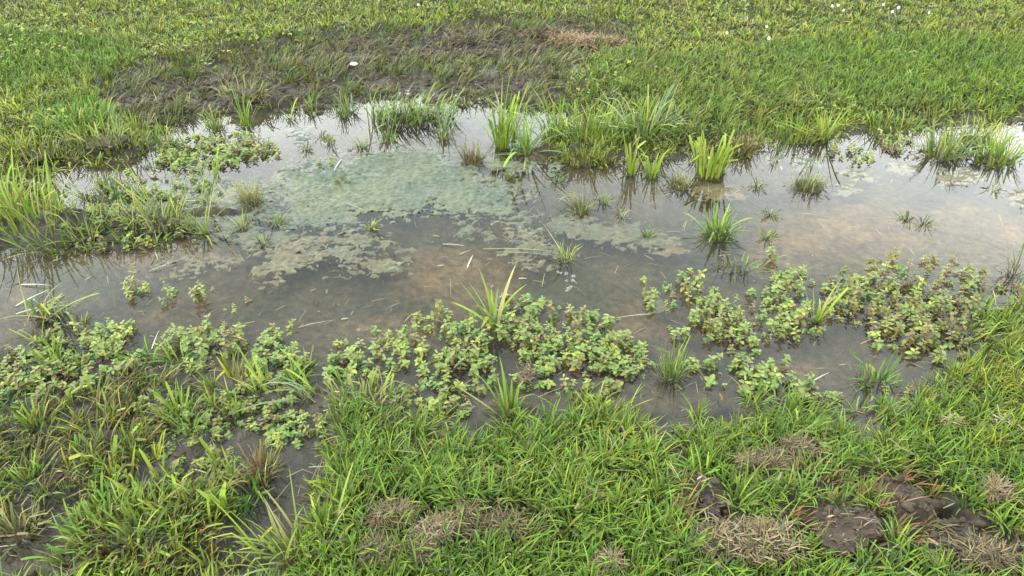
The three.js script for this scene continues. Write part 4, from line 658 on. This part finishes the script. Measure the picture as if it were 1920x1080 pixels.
{ // white pebble on the far mud
  const [x, z] = place(663, 121, 0.02), g = lump(0.019, 0.008, 0.011, 4, [[0.8, 0.79, 0.76], [0.72, 0.71, 0.68]], 4, 0.14, 1.2), m = shadows(new THREE.Mesh(g, stemMat)); m.position.set(x, height(x, z) + 0.022, z); tag(m, 'white_pebble', 'smooth white pebble lying on the far mud bank', 'pebble');
}
{ // bubbles
  const m = new THREE.MeshPhysicalMaterial({ color: 0xffffff, transmission: 0.93, thickness: 0, roughness: 0.04, ior: 1.33 }); reseed(950);
  for (const [px, py, r] of [[1046, 511, 5], [1052, 513, 4], [1062, 514, 6], [1075, 519, 6], [1062, 527, 4], [1074, 527, 5], [1066, 542, 6], [1071, 539, 4], [1063, 546, 4], [1085, 480, 4], [975, 427, 4], [672, 619, 4]]) {
    const [x, z] = at(px, py), o = new THREE.Mesh(new THREE.SphereGeometry(r * 0.0011, 16, 8, 0, 6.2832, 0, 1.5), m); o.position.set(x, 0.0005, z); const far = { 480: 'lone clear bubble right of the small tuft at the puddle centre', 427: 'lone clear bubble at the tip of the pale green algae patch', 619: 'lone clear bubble in the open shallows left of the leaf beds' }[py]; tag(shadows(o), 'bubble', far || 'small clear bubble in the loose cluster below the small centre tuft', 'bubble', far ? undefined : 'bubbles clustered on the water');
  }
}
// pale dead blades and stalks lying on the water, from one pixel to another
[[650, 382, 690, 402, 0.003, [0.3, 0.29, 0.24], 'white dry stalk pointing at the tiny dark-footed sprout'], [830, 459, 872, 463, 0.006, [0.19, 0.20, 0.15], 'broad pale blade floating left of the puddle centre'], [862, 478, 884, 470, 0.005, [0.19, 0.2, 0.14], 'short pale blade below the broad floating blade'], [876, 503, 887, 480, 0.005, [0.42, 0.42, 0.36], 'whitish bent blade at the puddle centre'], [905, 468, 1040, 476, 0.003, [0.22, 0.24, 0.13], 'upper long thin stem floating toward the centre tuft'], [930, 474, 1045, 484, 0.003, [0.2, 0.22, 0.12], 'lower long thin stem floating toward the centre tuft'], [1060, 486, 1015, 420, 0.003, [0.26, 0.27, 0.16], 'thin stem slanting up from the centre tuft'], [30, 575, 95, 545, 0.006, [0.36, 0.38, 0.24], 'pale blade rising above the sunken heap at the left'], [40, 535, 100, 538, 0.006, [0.38, 0.4, 0.27], 'topmost pale blade at the left shallows'], [30, 590, 130, 568, 0.006, [0.3, 0.34, 0.17], 'long yellow-green blade lying across the sunken heap'], [280, 510, 370, 480, 0.003, [0.28, 0.28, 0.18], 'thin curved stalk on the brownish scum'], [780, 596, 840, 608, 0.006, [0.3, 0.3, 0.22], 'pale limp blade left of the broad-bladed grass'], [560, 615, 625, 603, 0.003, [0.26, 0.24, 0.17], 'straw floating in the left shallows'], [640, 600, 655, 598, 0.006, [0.2, 0.24, 0.12], 'small pale leaf floating left of the lone reddish sprig'], [1220, 590, 1150, 600, 0.004, [0.25, 0.24, 0.17], 'straw floating right of the centre leaf clump'], [640, 300, 625, 325, 0.005, [0.34, 0.38, 0.28], 'pale blade on the algae beside the floating weeds'], [285, 655, 300, 620, 0.003, [0.5, 0.48, 0.4], 'white stalk standing at the lower left shore'], [1525, 715, 1555, 700, 0.004, [0.34, 0.33, 0.25], 'pale bent stalk in the dark water at the right'], [380, 378, 300, 384, 0.005, [0.3, 0.33, 0.18], 'long pale blade lying over the left weeds']].forEach(([x0, y0, x1, y1, w, c, label], i) => {
  reseed(1000 + i); const a = at(x0, y0), b = at(x1, y1), L = Math.hypot(b[0] - a[0], b[1] - a[1]), B = new Buf();
  blade(B, [0, 0, 0], Math.atan2(b[1] - a[1], b[0] - a[0]), L, w, 1.45, 0.2, c, { segs: 10, fold: 0.25, twist: 0.5 * gauss() });
  const m = B.mesh(grassMat); m.position.set(a[0], 0.0025, a[1]); tag(m, 'floating_blade', label, 'dead grass blade', 'dead blades floating on the puddle');
});
// rusty dead leaves low in the grass
[[1352, 757, 'small rusty dead leaf in the wet grass below the leafy clump'], [1228, 795, 'small brown dead leaf in the wet hollow of the near lawn']].forEach(([px, py, label], i) => {
  reseed(1100 + i); const [x, z] = at(px, py), B = new Buf(); blade(B, [0, 0, 0], rnd() * 6.28, 0.028, 0.007, 1.2, 0.8, [0.16, 0.07, 0.02], { segs: 6, fold: 0.3 }); const m = B.mesh(dryMat); m.position.set(x, Math.max(0, height(x, z)) + 0.012, z); tag(m, 'dead_leaf', label, 'dead leaf', 'rusty dead leaves near the water edge');
});

const renderer = new THREE.WebGLRenderer({ antialias: true });
renderer.toneMapping = THREE.LinearToneMapping; renderer.toneMappingExposure = EXPOSURE;
renderer.shadowMap.enabled = true; renderer.setSize(1024, 576);
renderer.render(scene, camera);
